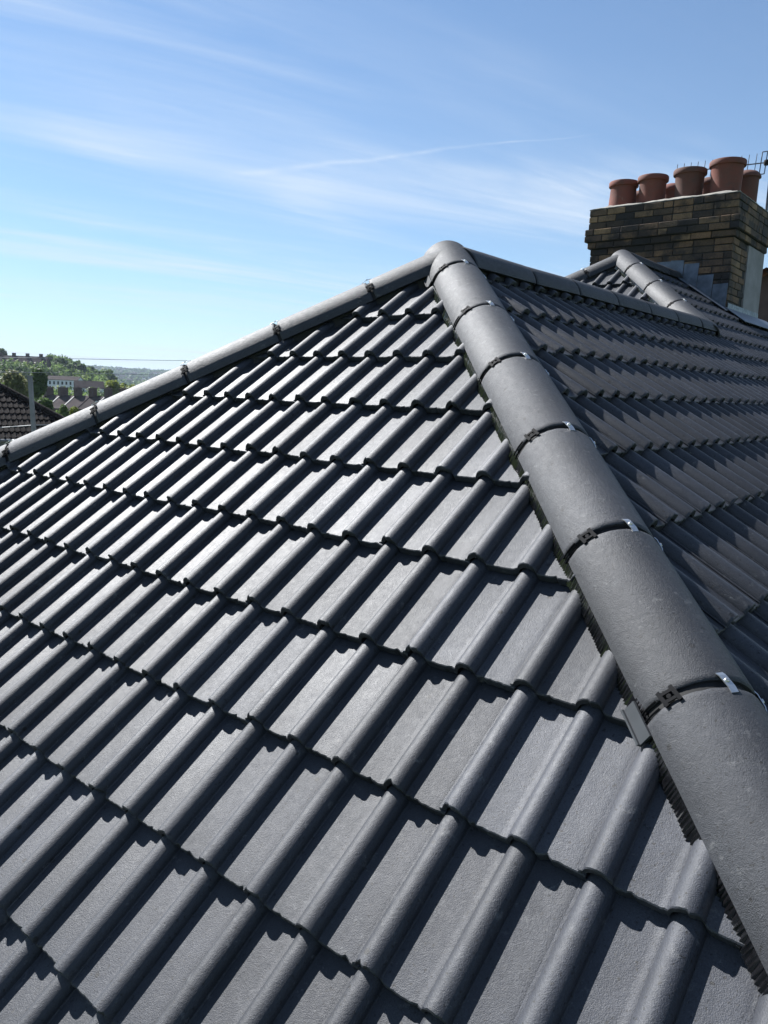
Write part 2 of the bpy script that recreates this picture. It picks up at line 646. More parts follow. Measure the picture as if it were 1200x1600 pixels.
# plan corners from the eave level
tA = (APEX.z - eave_z) / math.tan(AL)
tB = (APEX.z - eave_z) / math.tan(BE)
tC = (APEX.z - eave_z) / math.tan(GA)
V_END = 9.2
z0r = eave_z - APEX.z
LIFT = -0.075                                # felt lies under the tiles


def sheet(name, pts, n):
    m = MB()
    m.poly([q + n * LIFT for q in pts], -n * 0.02)
    return m.build(name, M_FELT, house)


cornR, cornL = W(tB, -tA, z0r), W(-tC, -tA, z0r)
slopeA = sheet('roof_slope', [APEX, cornL, cornR], nA)
tag(slopeA, 'near roof slope of broad sunlit grey roll tiles')
slopeB = sheet('roof_slope', [APEX, cornR, W(tB, V_END, z0r), W(loc(PEAK2)[0], V_END, loc(PEAK2)[2]), PEAK2, EEND], nB)
tag(slopeB, 'right-hand roof slope of tiles in raking light')
zC2 = PEAK2.z - APEX.z
slopeC = sheet('roof_slope', [APEX, EEND, W(-tC, RIDGE_LEN + 3.2, z0r), cornL], nC)
tag(slopeC, 'far left roof slope')
A2L = PEAK2 + HL * 2.4
slopeA2 = sheet('roof_slope', [PEAK2, A2L, A2L + (U * ((EEND - A2L).dot(U))) + Z * 0, EEND], nA)
tag(slopeA2, 'small upper hip slope of grey roll tiles')
m = MB()
uP = loc(PEAK2)[0]
m.poly([W(uP, loc(PEAK2)[1], zC2) + nC * LIFT, W(uP, V_END, zC2) + nC * LIFT,
        W(uP - 2.6, V_END, zC2 - 2.6 * math.tan(GA)) + nC * LIFT, W(uP - 2.6, loc(PEAK2)[1] - 1.5, zC2 - 2.6 * math.tan(GA)) + nC * LIFT], -nC * 0.02)
m.build('roof_slope', M_FELT, house)

# walls and fascia below the eaves
m = MB()
wi = 0.28
wu0, wu1, wv0 = -tC + wi, tB - wi, -tA + wi
wz = APEX.z + z0r
wallpts = [W(wu0, wv0, 0), W(wu1, wv0, 0), W(wu1, V_END, 0), W(wu0, V_END, 0)]
wallpts = [V3((q.x, q.y, -0.3)) for q in wallpts]
m.poly(wallpts, Z * (wz - 0.02 + 0.3))
m.build('wall', M_WALL, house)
m = MB()
for a, b, off in ((cornL, cornR, -VV), (cornR, W(tB, V_END, z0r), U)):
    mid = (a + b) / 2 - Z * 0.13 - off * 0.05
    m.box(mid, (b - a) / 2 * 0.985, off * 0.012, Z * 0.09)
m.build('fascia', M_FASCIA, house)


# ---------------------------------------------------------------- roof tile mesh (double roll interlocking tile)
def tile_profile():
    pts = [(-0.0075, 0.0016), (-0.0065, 0.0034), (-0.002, 0.0036)]
    ns = 15

    def roll(x0, w, hgt, base):
        """gentle left flank, steeper right flank"""
        out = []
        for i in range(ns + 1):
            a = i / ns
            t = math.pi * (1 - a)
            xx = x0 + w / 2 + math.cos(t) * w / 2
            pw = 1.42 if a < 0.5 else 0.88
            zz = base + (hgt - base) * (math.sin(t) ** pw)
            out.append((xx, zz))
        return out
    pts += roll(0.0, 0.058, 0.0310, 0.0034)
    pts += [(0.0605, 0.0006), (0.066, 0.0), (0.10, -0.0006), (0.1385, 0.0), (0.1435, 0.0018), (0.148, 0.0020)]
    pts += roll(0.1495, 0.058, 0.0300, 0.0020)
    pts += [(0.2105, 0.0006), (0.216, 0.0), (0.25, -0.0006), (0.286, 0.0), (0.2985, -0.0012), (0.306, -0.004)]
    return pts


def densify(pts, step=0.0075):
    out = [pts[0]]
    for a, b in zip(pts[:-1], pts[1:]):
        n_ = max(1, int(round((b[0] - a[0]) / step)))
        for i in range(1, n_ + 1):
            out.append((a[0] + (b[0] - a[0]) * i / n_, a[1] + (b[1] - a[1]) * i / n_))
    return out


PROF = densify(tile_profile())
TL = 0.405


def make_tile_mesh(seed, detail=True):
    r = random.Random(seed)
    ys = [0.0, 0.0022, 0.010, 0.15, 0.29, TL] if detail else [0.0, 0.004, TL]
    prof = PROF if detail else PROF[::2] + [PROF[-1]]
    n = len(prof)
    ph = r.random() * 50
    vsx, fs = [], []
    chips = [(r.uniform(0, 0.3), r.uniform(0.003, 0.012), r.uniform(0.002, 0.006)) for _ in range(r.randint(4, 8))]

    def nose(x):
        j = 0.0010 * noise.noise(V3((x * 40, ph, 0))) + 0.0020 * noise.noise(V3((x * 190, ph, 4)))
        for cx, cw, cd in chips:
            if abs(x - cx) < cw:
                j += cd * (1 - abs(x - cx) / cw)
        return j
    for yi, y in enumerate(ys):
        for (x, z) in prof:
            jy = nose(x) if yi < 3 else 0
            dz = (-0.0030, -0.0005, 0, 0, 0, 0)[yi] if detail else (-0.0035, 0, 0)[yi]
            wz_ = 0.0007 * noise.noise(V3((x * 12, y * 9, ph)))
            vsx.append((x, y + jy, z + dz + wz_))
    for k in range(len(ys) - 1):
        for i in range(n - 1):
            fs.append((k * n + i, k * n + i + 1, (k + 1) * n + i + 1, (k + 1) * n + i))
    # nose face and a short return underneath
    b0 = len(vsx)
    for (x, z) in prof:
        th = 0.0235 if z < 0.01 else 0.019
        vsx.append((x, nose(x) + 0.002, z - th + 0.0015 * noise.noise(V3((x * 90, ph, 8)))))
    for (x, z) in prof:
        th = 0.0235 if z < 0.01 else 0.019
        vsx.append((x, 0.09, z - th))
    for i in range(n - 1):
        fs.append((i + 1, i, b0 + i, b0 + i + 1))
        fs.append((b0 + i + 1, b0 + i, b0 + n + i, b0 + n + i + 1))
    # left edge
    fs.append((0, n * (len(ys) - 1), b0 + n, b0))
    fs.append((n - 1, b0 + n - 1, b0 + 2 * n - 1, n * len(ys) - 1))
    return mesh_from('roof_tile', vsx, fs, M_TILE, 32)


TILE_MESH = [make_tile_mesh(100 + i) for i in range(10)]
TILE_FAR = make_tile_mesh(55, False)
TILT = math.asin(0.0275 / G)


def tile_matrix(origin, right, dn, n, jit=True):
    y = (-dn * math.cos(TILT) - n * math.sin(TILT)).normalized()
    z = right.cross(y).normalized()
    o = origin
    x = right
    if jit:
        o = o + right * rng.uniform(-0.0012, 0.0012) + dn * rng.uniform(-0.0045, 0.0045) + z * rng.uniform(-0.0008, 0.0018)
        a = R(rng.uniform(-0.35, 0.35))
        x = (right * math.cos(a) + y * math.sin(a)).normalized()
        y = z.cross(x).normalized()
    return Matrix(((x.x, y.x, z.x, o.x), (x.y, y.y, z.y, o.y), (x.z, y.z, z.z, o.z), (0, 0, 0, 1)))


CORN = [V3((-0.006, 0, 0)), V3((0.306, 0, 0)), V3((0.306, TL, 0)), V3((-0.006, TL, 0)), V3((0.15, 0, 0.03)), V3((0.15, TL, 0.03))]


def clip_mesh(me, mw, planes):
    bm = bmesh.new()
    bm.from_mesh(me)
    inv = mw.inverted()
    rot = mw.to_3x3().transposed()
    for p0, n in planes:
        geom = bm.verts[:] + bm.edges[:] + bm.faces[:]
        bmesh.ops.bisect_plane(bm, geom=geom, plane_co=inv @ p0, plane_no=rot @ n, clear_outer=True)
        if not bm.faces:
            break
    if not bm.faces:
        bm.free()
        return None
    out = bpy.data.meshes.new('roof_tile')
    bm.to_mesh(out)
    bm.free()
    out.materials.append(M_TILE)
    sharpen(out, 32)
    return out


def lay_tiles(slope, O, right, dn, n, rows, cols, planes_fn, x_off=0.0, limit=295):
    """planes_fn(row) gives (point, outward normal) clip planes"""
    cand = []
    for j in rows:
        for k in cols:
            planes = planes_fn(j, k)
            org = O + right * (k * PITCH + x_off) + dn * (j * G)
            mw = tile_matrix(org, right, dn, n)
            cs = [mw @ c for c in CORN]
            keep, cut = True, []
            for p0, pn in planes:
                dd = [(c - p0).dot(pn) for c in cs]
                if min(dd) > 0:
                    keep = False
                    break
                if max(dd) > 0:
                    cut.append((p0, pn))
            if not keep:
                continue
            dist = (mw.translation - CAM).length
            vis = in_view(cs)
            cand.append((0 if vis else 1, dist, mw, cut))
    cand.sort(key=lambda t: (t[0], t[1]))
    rest = []
    cnt = 0
    for flag, dist, mw, cut in cand:
        me = TILE_MESH[rng.randrange(len(TILE_MESH))]
        if flag or cnt >= limit:
            rest.append((mw, cut))
            continue
        if cut:
            me = clip_mesh(me, mw, cut)
            if me is None:
                continue
        obj('roof_tile', me, slope, mw)
        cnt += 1
    if rest:
        m_ = MB()
        for mw, cut in rest:
            me = TILE_FAR
            if cut:
                me = clip_mesh(me, mw, cut)
                if me is None:
                    continue
            m_.add([mw @ vv.co for vv in me.vertices], [tuple(pp.vertices) for pp in me.polygons])
            if cut:
                bpy.data.meshes.remove(me)
        o = obj('roof_tiles', mesh_from('roof_tiles', m_.v, m_.f, M_TILE, 32), slope)
        o['kind'] = 'stuff'
    return cnt, len(rest)


GAP = 0.035
GAPH = 0.104                                 # tiles stop under the edge of the half-round cappings
plH1_A = (APEX - lat1 * GAPH, lat1)                  # near slope keeps left of the near hip
plHL_A = (APEX + latL * 0.075, -latL)
cA = lay_tiles(slopeA, A0, U, dA, nA, range(-4, EAVE_J + 1), range(-46, 40, 2), lambda j, k: [plH1_A, plHL_A])

# right-hand slope
plH1_B = (APEX + lat1 * GAPH, -lat1)
jr = -((APEX - B0).dot(dB)) / G
row_ridge = (APEX - B0).dot(dB) / G                 # row index where the low ridge runs
row_top = (PEAK2 - B0).dot(dB) / G
last_row = int(((eave_z - B0.z) / -math.sin(BE)) / G)


def planes_B(j, k):
    org = B0 + dB * (j * G)
    u0 = loc(org)[0]
    v0 = loc(org)[1] + k * PITCH
    pl = [plH1_B] if j > row_ridge + 0.12 else []
    if j <= row_ridge + 1.45:
        if v0 < RIDGE_LEN - 0.12:                    # under the low ridge
            pl.append((W(0.10, 0, 0), -U))
        else:                                        # right of the far hip
            pl.append((EEND + lat1 * 0.10, -lat1))
    if j <= row_top + 1.45:
        pl.append((W(loc(PEAK2)[0] + 0.10, 0, 0), -U))
    if u0 < CH_U1 + 0.12:
        pl.append((W(0, CH_V + 0.02, 0), VV))
    return pl


rows_low = [j for j in range(-12, last_row + 1) if j > row_ridge + 0.12]
rows_high = [j for j in range(-12, last_row + 1) if j <= row_ridge + 0.12 and j > row_top + 0.1]
BX = -0.3 * PITCH
cB1 = lay_tiles(slopeB, B0, VV, dB, nB, rows_low, [k for k in range(-24, 72, 2)], planes_B, BX, 230)
cB2 = lay_tiles(slopeB, B0, VV, dB, nB, rows_high, [k for k in range(-2, 60, 2)], planes_B, BX, 68)
# small upper hip slope
plH1_A2 = (EEND - lat1 * GAPH, lat1)
plHL_A2 = (PEAK2 + latL * GAPH, -latL)
rows_A2 = range(0, 6)
cA2 = lay_tiles(slopeA2, PEAK2 + dA * (G * 0.62) + U * 0.02, U, dA, nA, rows_A2, range(-30, 22, 2), lambda j, k: [plH1_A2, plHL_A2])
print('tiles', cA, cB1, cB2, cA2)


# ---------------------------------------------------------------- hip and ridge tiles
RR, OFF, TH_MAX = 0.123, -0.058, R(81)


def arc_tile(name, c0, ax, n, s0, s1, parent, seed, r=RR, thmax=TH_MAX):
    """half-round ridge tile between stations s0 and s1 of the axis"""
    lat = n.cross(ax).normalized()
    rr_ = random.Random(seed)
    ph = rr_.random() * 40
    mid_ = c0 + ax * ((s0 + s1) / 2)
    tw1, tw2 = R(rr_.uniform(-0.5, 0.5)), R(rr_.uniform(-0.5, 0.5))
    ax = (ax + lat * tw1 + n * tw2).normalized()
    c0 = mid_ - ax * ((s0 + s1) / 2) + lat * rr_.uniform(-0.0025, 0.0025) + n * rr_.uniform(-0.0015, 0.002)
    NS, th = 26, 0.017
    ys = [s0, s0 + 0.004, s0 + 0.014, (s0 * 2 + s1) / 3, (s0 + s1 * 2) / 3, s1 - 0.014, s1 - 0.004, s1]
    rad = [-0.004, -0.0008, 0, 0, 0, 0, -0.0008, -0.004]
    vsx, fs = [], []
    chips = [(rr_.uniform(-1.4, 1.4), rr_.uniform(0.03, 0.09), rr_.uniform(0.001, 0.004), rr_.choice((0, 1))) for _ in range(6)]
    n1 = NS + 1

    def jag(t, end):
        j = 0.0016 * noise.noise(V3((t * 7, ph, end * 9))) + 0.0011 * noise.noise(V3((t * 31, ph, end * 9)))
        for ct, cw, cd, ce in chips:
            if ce == end and abs(t - ct) < cw:
                j += cd * (1 - abs(t - ct) / cw)
        return j
    for yi, y in enumerate(ys):
        for i in range(n1):
            t = -thmax + 2 * thmax * i / NS
            yy = y + (jag(t, 0) if yi < 3 else 0) - (jag(t, 1) if yi > 4 else 0)
            q = r + rad[yi] + 0.0008 * noise.noise(V3((t * 3, y * 6, ph)))
            vsx.append(c0 + ax * yy + n * (q * math.cos(t)) + lat * (q * math.sin(t)))
    m_ = len(ys)
    for k in range(m_ - 1):
        for i in range(NS):
            fs.append((k * n1 + i, k * n1 + i + 1, (k + 1) * n1 + i + 1, (k + 1) * n1 + i))
    b = len(vsx)
    for y in (s0 + 0.002, s1 - 0.002):
        for i in range(n1):
            t = -thmax + 2 * thmax * i / NS
            vsx.append(c0 + ax * y + n * ((r - th) * math.cos(t)) + lat * ((r - th) * math.sin(t)))
    for i in range(NS):
        fs.append((i + 1, i, b + i, b + i + 1))
        k = (m_ - 1) * n1
        fs.append((k + i, k + i + 1, b + n1 + i + 1, b + n1 + i))
        fs.append((b + i, b + n1 + i, b + n1 + i + 1, b + i + 1))
    for i, s in ((0, 1), (NS, -1)):
        q = [k * n1 + i for k in range(m_)] + [b + n1 + i, b + i]
        fs.append(tuple(q if s > 0 else q[::-1]))
    org = c0 + ax * ((s0 + s1) / 2)
    me = mesh_from(name, [q - org for q in vsx], fs, M_RIDGE, 40)
    bm = bmesh.new(); bm.from_mesh(me)
    bmesh.ops.recalc_face_normals(bm, faces=bm.faces)
    bm.to_mesh(me); bm.free(); sharpen(me, 40)
    return obj(name, me, parent, Matrix.Translation(org))


def seal_band(c0, ax, n, s, parent, w=0.016, r=RR - 0.010, thmax=TH_MAX):
    lat = n.cross(ax).normalized()
    NS = 26
    vsx, fs = [], []
    for y, q in ((s - w, r - 0.012), (s - w, r), (s + w, r), (s + w, r - 0.012)):
        for i in range(NS + 1):
            t = -thmax + 2 * thmax * i / NS
            vsx.append(c0 + ax * y + n * (q * math.cos(t)) + lat * (q * math.sin(t)))
    for k in range(3):
        for i in range(NS):
            a, b = k * (NS + 1) + i, (k + 1) * (NS + 1) + i
            fs.append((a, a + 1, b + 1, b))
    return obj('joint_seal', mesh_from('joint_seal', vsx, fs, M_SEAL, 40), parent)


def frame_at(c0, ax, n, s, t, r):
    lat = n.cross(ax).normalized()
    out = n * math.cos(t) + lat * math.sin(t)
    tan = lat * math.cos(t) - n * math.sin(t)
    return c0 + ax * s + out * r, out, tan


def steel_clip(c0, ax, n, s, t, parent):
    p0, out, tan = frame_at(c0, ax, n, s, t, RR)
    lon = (ax * 0.97 + tan * 0.18).normalized()
    tn = out.cross(lon).normalized()
    m_ = MB()
    w = 0.0085
    prof = [(-0.024, 0.0012), (-0.015, 0.0042), (0.013, 0.0046), (0.024, 0.0018)]
    for (a0, z0), (a1, z1) in zip(prof[:-1], prof[1:]):
        pa, pb = p0 + lon * a0 + out * z0, p0 + lon * a1 + out * z1
        d = (pb - pa)
        m_.box((pa + pb) / 2, d / 2, tn * w, d.cross(tn).normalized() * 0.0009)
    pl = p0 + lon * 0.024 + out * 0.0005
    m_.box(pl, lon * 0.0008, tn * w, out * 0.0022)
    o = m_.build('ridge_clip', M_STEEL, parent)
    m2 = MB()
    m2.tube(p0 - lon * 0.002 + out * 0.0045, p0 - lon * 0.002 + out * 0.0085, 0.0058, 0.0046, 12)
    m2.box(p0 - lon * 0.002 + out * 0.0088, lon * 0.0042, tn * 0.0008, out * 0.0005)
    m2.box(p0 - lon * 0.002 + out * 0.0088, lon * 0.0008, tn * 0.0042, out * 0.0004)
    m2.build('screw_head', M_STEEL, parent, 30)
    return o


def plastic_clip(c0, ax, n, s, t, parent):
    m_ = MB()
    for dt in (-0.11, 0.11):
        p0, out, tan = frame_at(c0, ax, n, s, t + dt, RR + 0.004)
        lon = (ax + tan * 0.2).normalized()
        tn = out.cross(lon).normalized()
        m_.box(p0, lon * 0.0185, tn * 0.0042, out * 0.0022)
    p0, out, tan = frame_at(c0, ax, n, s, t, RR + 0.004)
    for sgn in (-1, 1):
        m_.box(p0 + ax * (0.0092 * sgn), tan * 0.012, ax * 0.0034, out * 0.002)
    m_.tube(p0 - out * 0.006, p0 + out * 0.001, 0.0062, 0.0050, 8)
    return m_.build('ridge_bracket', M_PLASTIC, parent)


def strap(c0, ax, n, s, t0, t1, parent):
    """thin bright loop of the union hanging down the left flank"""
    m_ = MB()
    K = 6
    for sg in (-1, 1):
        for i in range(K):
            a, _, _ = frame_at(c0, ax, n, s + sg * 0.009, t0 + (t1 - t0) * i / K, RR + 0.001)
            b, _, _ = frame_at(c0, ax, n, s + sg * 0.009, t0 + (t1 - t0) * (i + 1) / K, RR + 0.001)
            m_.tube(a, b, 0.0022, n=5)
    return m_.build('union_strap', M_PLASTIC, parent)


def run_of_tiles(name, c0, ax, n, stations, gaps=0.009, tc_bracket=None, tc_clip=None, detail=True, seed=0):
    core = MB().tube(c0 + ax * (stations[0] + 0.03) - n * 0.012, c0 + ax * (stations[-1] - 0.02) - n * 0.012, 0.092, n=16)
    core.build('hip_batten', M_FELT, house)
    for i, (a, b) in enumerate(zip(stations[:-1], stations[1:])):
        t = arc_tile(name, c0, ax, n, a + (gaps if i else 0), b - gaps, house, seed * 50 + i)
        if i:
            seal_band(c0, ax, n, a, t)
            if tc_bracket is not None:
                plastic_clip(c0, ax, n, a + rng.uniform(-0.002, 0.002), tc_bracket + R(rng.uniform(-5, 5)), t)
            if tc_clip is not None:
                for tt in tc_clip:
                    steel_clip(c0, ax, n, a + rng.uniform(-0.003, 0.003), tt + R(rng.uniform(-4, 4)), t)
            if detail:
                strap(c0, ax, n, a, R(-84), R(-60), t) if name == 'hip_tile' else None


# stations measured along the axis from the apex
S0 = (APEX - CAM).z
sh = 0.02 / -H1.z                             # stations were taken from 0.60 m, the apex is at 0.62 m
st1 = [-0.13 + sh, 0.182 + sh, 0.680 + sh, 1.150 + sh, 1.632 + sh, 2.112 + sh, 2.601 + sh, 3.085 + sh, 3.57 + sh, 4.05 + sh, 4.5 + sh]
# sideways of the near hip: frame (n x ax) must point to the right-hand slope for positive angles
SGN1 = 1 if nH1.cross(H1).dot(lat1) > 0 else -1
run_of_tiles('hip_tile', APEX + nH1 * OFF, H1, nH1, st1, 0.010, R(-47) * SGN1, [R(6) * SGN1, R(62) * SGN1], True, 1)
SGNL = 1 if nHL.cross(HL).dot(latL) > 0 else -1
stL = [0.02, 0.40, 0.875, 1.355, 1.84, 2.325, 2.81, 3.29, 3.77, 4.25]
run_of_tiles('hip_tile', APEX + nHL * OFF, HL, nHL, stL, 0.0075, R(50) * SGNL, [R(8) * SGNL], False, 2)
stR = [0.04, 0.61, 1.12, 1.66, 2.19, 2.72, 3.25, 3.66]
run_of_tiles('ridge_tile', APEX + Z * OFF, VV, Z, stR, 0.006, None, [], False, 3)
st2 = [-0.06, 0.36, 0.84, 1.32, 1.86]
run_of_tiles('hip_tile', PEAK2 + nH1 * OFF, H1, nH1, st2, 0.0075, R(-47) * SGN1, [R(6) * SGN1, R(62) * SGN1], True, 4)
st2L = [0.02, 0.42, 0.90, 1.38, 1.86]
run_of_tiles('hip_tile', PEAK2 + nHL * OFF, HL, nHL, st2L, 0.0075, R(50) * SGNL, [R(8) * SGNL], False, 5)
run_of_tiles('ridge_tile', PEAK2 + Z * OFF, VV, Z, [0.04, 0.5, 0.98, 1.46, CH_V - loc(PEAK2)[1] - 0.0], 0.006, None, [], False, 6)


# pleated foil skirt under the near hip tiles
def skirt(c0, ax, n, sgn, s0, s1, name='ridge_skirt'):
    lat = n.cross(ax).normalized() * sgn
    e = c0 + n * (RR * math.cos(R(76))) + lat * (RR * math.sin(R(76)) - 0.003)
    K = int((s1 - s0) / 0.0046)
    vsx, fs = [], []
    rr_ = random.Random(5)
    s = s0
    for i in range(K):
        amp = 0.0017 * (1 if i % 2 else -1) + rr_.uniform(-0.0016, 0.0016)
        drop = 0.048 + 0.004 * noise.noise(V3((s * 9, 0, 0)))
        flare = 0.009 + 0.004 * noise.noise(V3((s * 4, 7, 0)))
        sp = s + rr_.uniform(-0.0012, 0.0012)
        vsx.append(e + ax * sp)
        vsx.append(e + ax * sp + lat * (amp + flare) - n * drop)
        s += 0.0046
    for i in range(K - 1):
        fs.append((2 * i, 2 * i + 2, 2 * i + 3, 2 * i + 1))
    return obj(name, mesh_from(name, vsx, fs, M_FOIL), house)


skirt(APEX + nH1 * OFF, H1, nH1, -SGN1, 0.0, 4.4)
skirt(APEX + nH1 * OFF, H1, nH1, SGN1, 0.0, 4.4)
skirt(PEAK2 + nH1 * OFF, H1, nH1, -SGN1, 0.0, 1.8)
# grey joint covers on the skirt
for s in (0.13 + sh, 2.60 + sh, 3.20 + sh):
    c0 = APEX + nH1 * OFF
    lat = -lat1
    e = c0 + nH1 * (RR * math.cos(R(84))) + lat * (RR + 0.006)
    m = MB()
    ln = 0.042
    out = (lat * 0.93 + nH1 * 0.36).normalized()
    dn_ = H1.cross(out).normalized()
    if dn_.z > 0: dn_ = -dn_
    m.box(e + H1 * s + dn_ * 0.006, H1 * ln, dn_ * 0.017, out * 0.003)
    m.box(e + H1 * s + dn_ * 0.0205 + out * 0.004, H1 * ln, dn_ * 0.0022, out * 0.005)
    m.build('skirt_joint_cover', M_GREYPL, house)

# ---------------------------------------------------------------- chimney stack
stack = MB()
zb, zt = -0.3, 1.625
BODY = (CH_U0 + 0.006, CH_U1 - 0.006, CH_V + 0.006, CH_V + CH_DEPTH - 0.006)


def stack_ext(z):
    """oversail of the brickwork at height z above the apex"""
    if z > zt - 0.225: return 0.030
    if z > zt - 0.375: return 0.060
    if z > zt - 0.45: return 0.030
    return 0.0


for (za, zz_) in ((zb, zt - 0.45), (zt - 0.45, zt - 0.375), (zt - 0.375, zt - 0.225), (zt - 0.225, zt)):
    e = stack_ext((za + zz_) / 2) - 0.007
    c = W((CH_U0 + CH_U1) / 2, CH_V + CH_DEPTH / 2, (za + zz_) / 2)
    stack.box(c, U * ((CH_U1 - CH_U0) / 2 + e), VV * (CH_DEPTH / 2 + e), Z * ((zz_ - za) / 2 - 0.0005))
chim = stack.build('chimney_stack', M_MORTAR, house)
tag(chim, 'sooty brown brick chimney stack with two rows of terracotta pots')
BRICK_CACHE = {}


def brick_mesh(length, seed):
    key = (round(length, 3), seed)
    if key in BRICK_CACHE:
        return BRICK_CACHE[key]
    bm = bmesh.new()
    bmesh.ops.create_cube(bm, size=1)
    for v_ in bm.verts:
        v_.co = V3((v_.co.x * length, v_.co.y * 0.05, v_.co.z * 0.064))
    bmesh.ops.bevel(bm, geom=[e for e in bm.edges], offset=0.004, segments=1, affect='EDGES')
    r = random.Random(seed)
    for v_ in bm.verts:
        v_.co += V3((r.uniform(-1, 1) * 0.0022, r.uniform(-1, 1) * 0.0018, r.uniform(-1, 1) * 0.0018))
    me = bpy.data.meshes.new('brick')
    bm.to_mesh(me)
    bm.free()
    me.materials.append(M_BRICK)
    BRICK_CACHE[key] = me
    return me


def lay_bricks(origin, along, outn, length, z_a, z_b, face_id, skip=None):
    zc = z_b - 0.0375
    row = 0
    while zc > z_a:
        e = stack_ext(zc)
        L_ = length + 2 * e
        half = row % 2
        x = 0.0
        seq = []
        first = 0.105 if half else 0.215
        while x < L_ - 0.02:
            bl = first if x == 0 else (0.215 if rng.random() < 0.86 else 0.1025)
            bl = min(bl, L_ - x)
            if L_ - x - bl < 0.05:
                bl = L_ - x
            seq.append((x, bl))
            x += bl + 0.010
        for (x0, bl) in seq:
            cx = x0 + bl / 2 - e
            if skip and skip(cx, zc):
                continue
            c = origin + along * cx + Z * zc + outn * (e - 0.025 + 0.004 + rng.uniform(-0.003, 0.003))
            mw = Matrix(((along.x, -outn.x, 0, c.x), (along.y, -outn.y, 0, c.y), (0, 0, 1, c.z), (0, 0, 0, 1)))
            obj('brick', brick_mesh(round(bl / 0.01) * 0.01 if bl < 0.2 else round(bl, 3), rng.randrange(4)), chim, mw)
        zc -= 0.075
        row += 1


# front face looks down -VV; side face looks along +U; left face along -U
lay_bricks(W(CH_U0, CH_V, 0), U, -VV, CH_U1 - CH_U0, 0.30, zt, 0)
lay_bricks(W(CH_U1, CH_V, 0), VV, U, CH_DEPTH, 0.30, zt, 1, skip=lambda x, z: x > 0.55 and z < zt - 0.46)
lay_bricks(W(CH_U0, CH_V, 0), VV, -U, CH_DEPTH, 0.75, zt, 2)
# cement panel on the side
m = MB()
m.box(W(CH_U1 + 0.002, CH_V + 0.88, (zt - 0.455 + 0.36) / 2), U * 0.012, VV * 0.325, Z * ((zt - 0.455 - 0.36) / 2))
m.build('cement_panel', M_RENDER, chim)
# flaunching: a humped cement bed for the pots
NXf, NYf = 34, 22
fv, ff = [], []
e = 0.034
u0f, u1f, v0f, v1f = CH_U0 - e, CH_U1 + e, CH_V - e, CH_V + CH_DEPTH + e
for i in range(NXf + 1):
    for j in range(NYf + 1):
        a, b = i / NXf, j / NYf
        edge = min(a * (u1f - u0f), (1 - a) * (u1f - u0f), b * (v1f - v0f), (1 - b) * (v1f - v0f))
        hgt = 0.070 * min(1, edge / 0.26) ** 0.7
        q = W(u0f + a * (u1f - u0f), v0f + b * (v1f - v0f), 0)
        hgt += 0.022 * noise.noise(V3((q.x * 6, q.y * 6, 2))) * min(1, edge / 0.08) + 0.010 * noise.noise(V3((q.x * 16, q.y * 16, 5)))
        jx = 0.010 * noise.noise(V3((q.x * 9, q.y * 9, 9)))
        fv.append(q + Z * (zt + 0.004 + max(0.004, hgt + 0.006)) + U * jx - VV * jx)
for i in range(NXf):
    for j in range(NYf):
        a = i * (NYf + 1) + j
        ff.append((a, a + NYf + 1, a + NYf + 2, a + 1))
nb = len(fv)
rim = [i * (NYf + 1) for i in range(NXf + 1)] + [NXf * (NYf + 1) + j for j in range(1, NYf + 1)] + \
      [i * (NYf + 1) + NYf for i in range(NXf - 1, -1, -1)] + [j for j in range(NYf - 1, 0, -1)]
for k in rim:
    q = fv[k]
    fv.append(V3((q.x, q.y, APEX.z + zt + 0.001)))
for a in range(len(rim)):
    b = (a + 1) % len(rim)
    ff.append((rim[a], nb + a, nb + b, rim[b]))
fl = obj('flaunching', mesh_from('flaunching', fv, ff, M_FLAUNCH, 50), chim)


def pot(u_, v_, hgt, rb, rt, rim_r, dome=False):
    c = W(u_, v_, zt + 0.05)
    m_ = MB()
    if not dome:
        prof = [(rb, -0.03), (rb, 0.0), (rb + (rt - rb) * 0.5, hgt * 0.4), (rt, hgt - 0.068), (rt + 0.003, hgt - 0.060), (rim_r - 0.003, hgt - 0.058),
                (rim_r, hgt - 0.052), (rim_r, hgt - 0.010), (rim_r - 0.007, hgt), (rt - 0.008, hgt), (rt - 0.014, hgt - 0.02), (rt - 0.016, hgt - 0.3), (0.001, hgt - 0.3)]
    else:
        prof = [(rb, -0.03), (rb, 0.0), (rt, hgt - 0.095), (rim_r, hgt - 0.085), (rim_r, hgt - 0.068), (rim_r * 0.92, hgt - 0.045), (rim_r * 0.72, hgt - 0.018),
                (rim_r * 0.42, hgt - 0.003), (0.001, hgt)]
    m_.lathe(c, prof, 32, wob=0.012)
    o = m_.build('chimney_pot', M_POT, chim, 40, origin=c)
    return o


for u_, hg, rb, rt, rm in ((-1.985, 0.312, 0.166, 0.150, 0.174), (-1.625, 0.325, 0.148, 0.154, 0.178), (-1.195, 0.338, 0.146, 0.160, 0.184), (-0.785, 0.372, 0.155, 0.170, 0.194)):
    pot(u_, CH_V + 0.30, hg, rb, rt, rm)
for u_, hg, d in ((-1.93, 0.27, True), (-1.56, 0.30, True), (-1.115, 0.31, True), (-0.70, 0.33, True)):
    pot(u_, CH_V + 0.75, hg + 0.035, 0.128, 0.132, 0.152, d)

# lead flashings on the stack
def abut_z(u_):
    """roof surface height (above the apex) at distance u from it"""
    return -u_ * math.tan(BE)


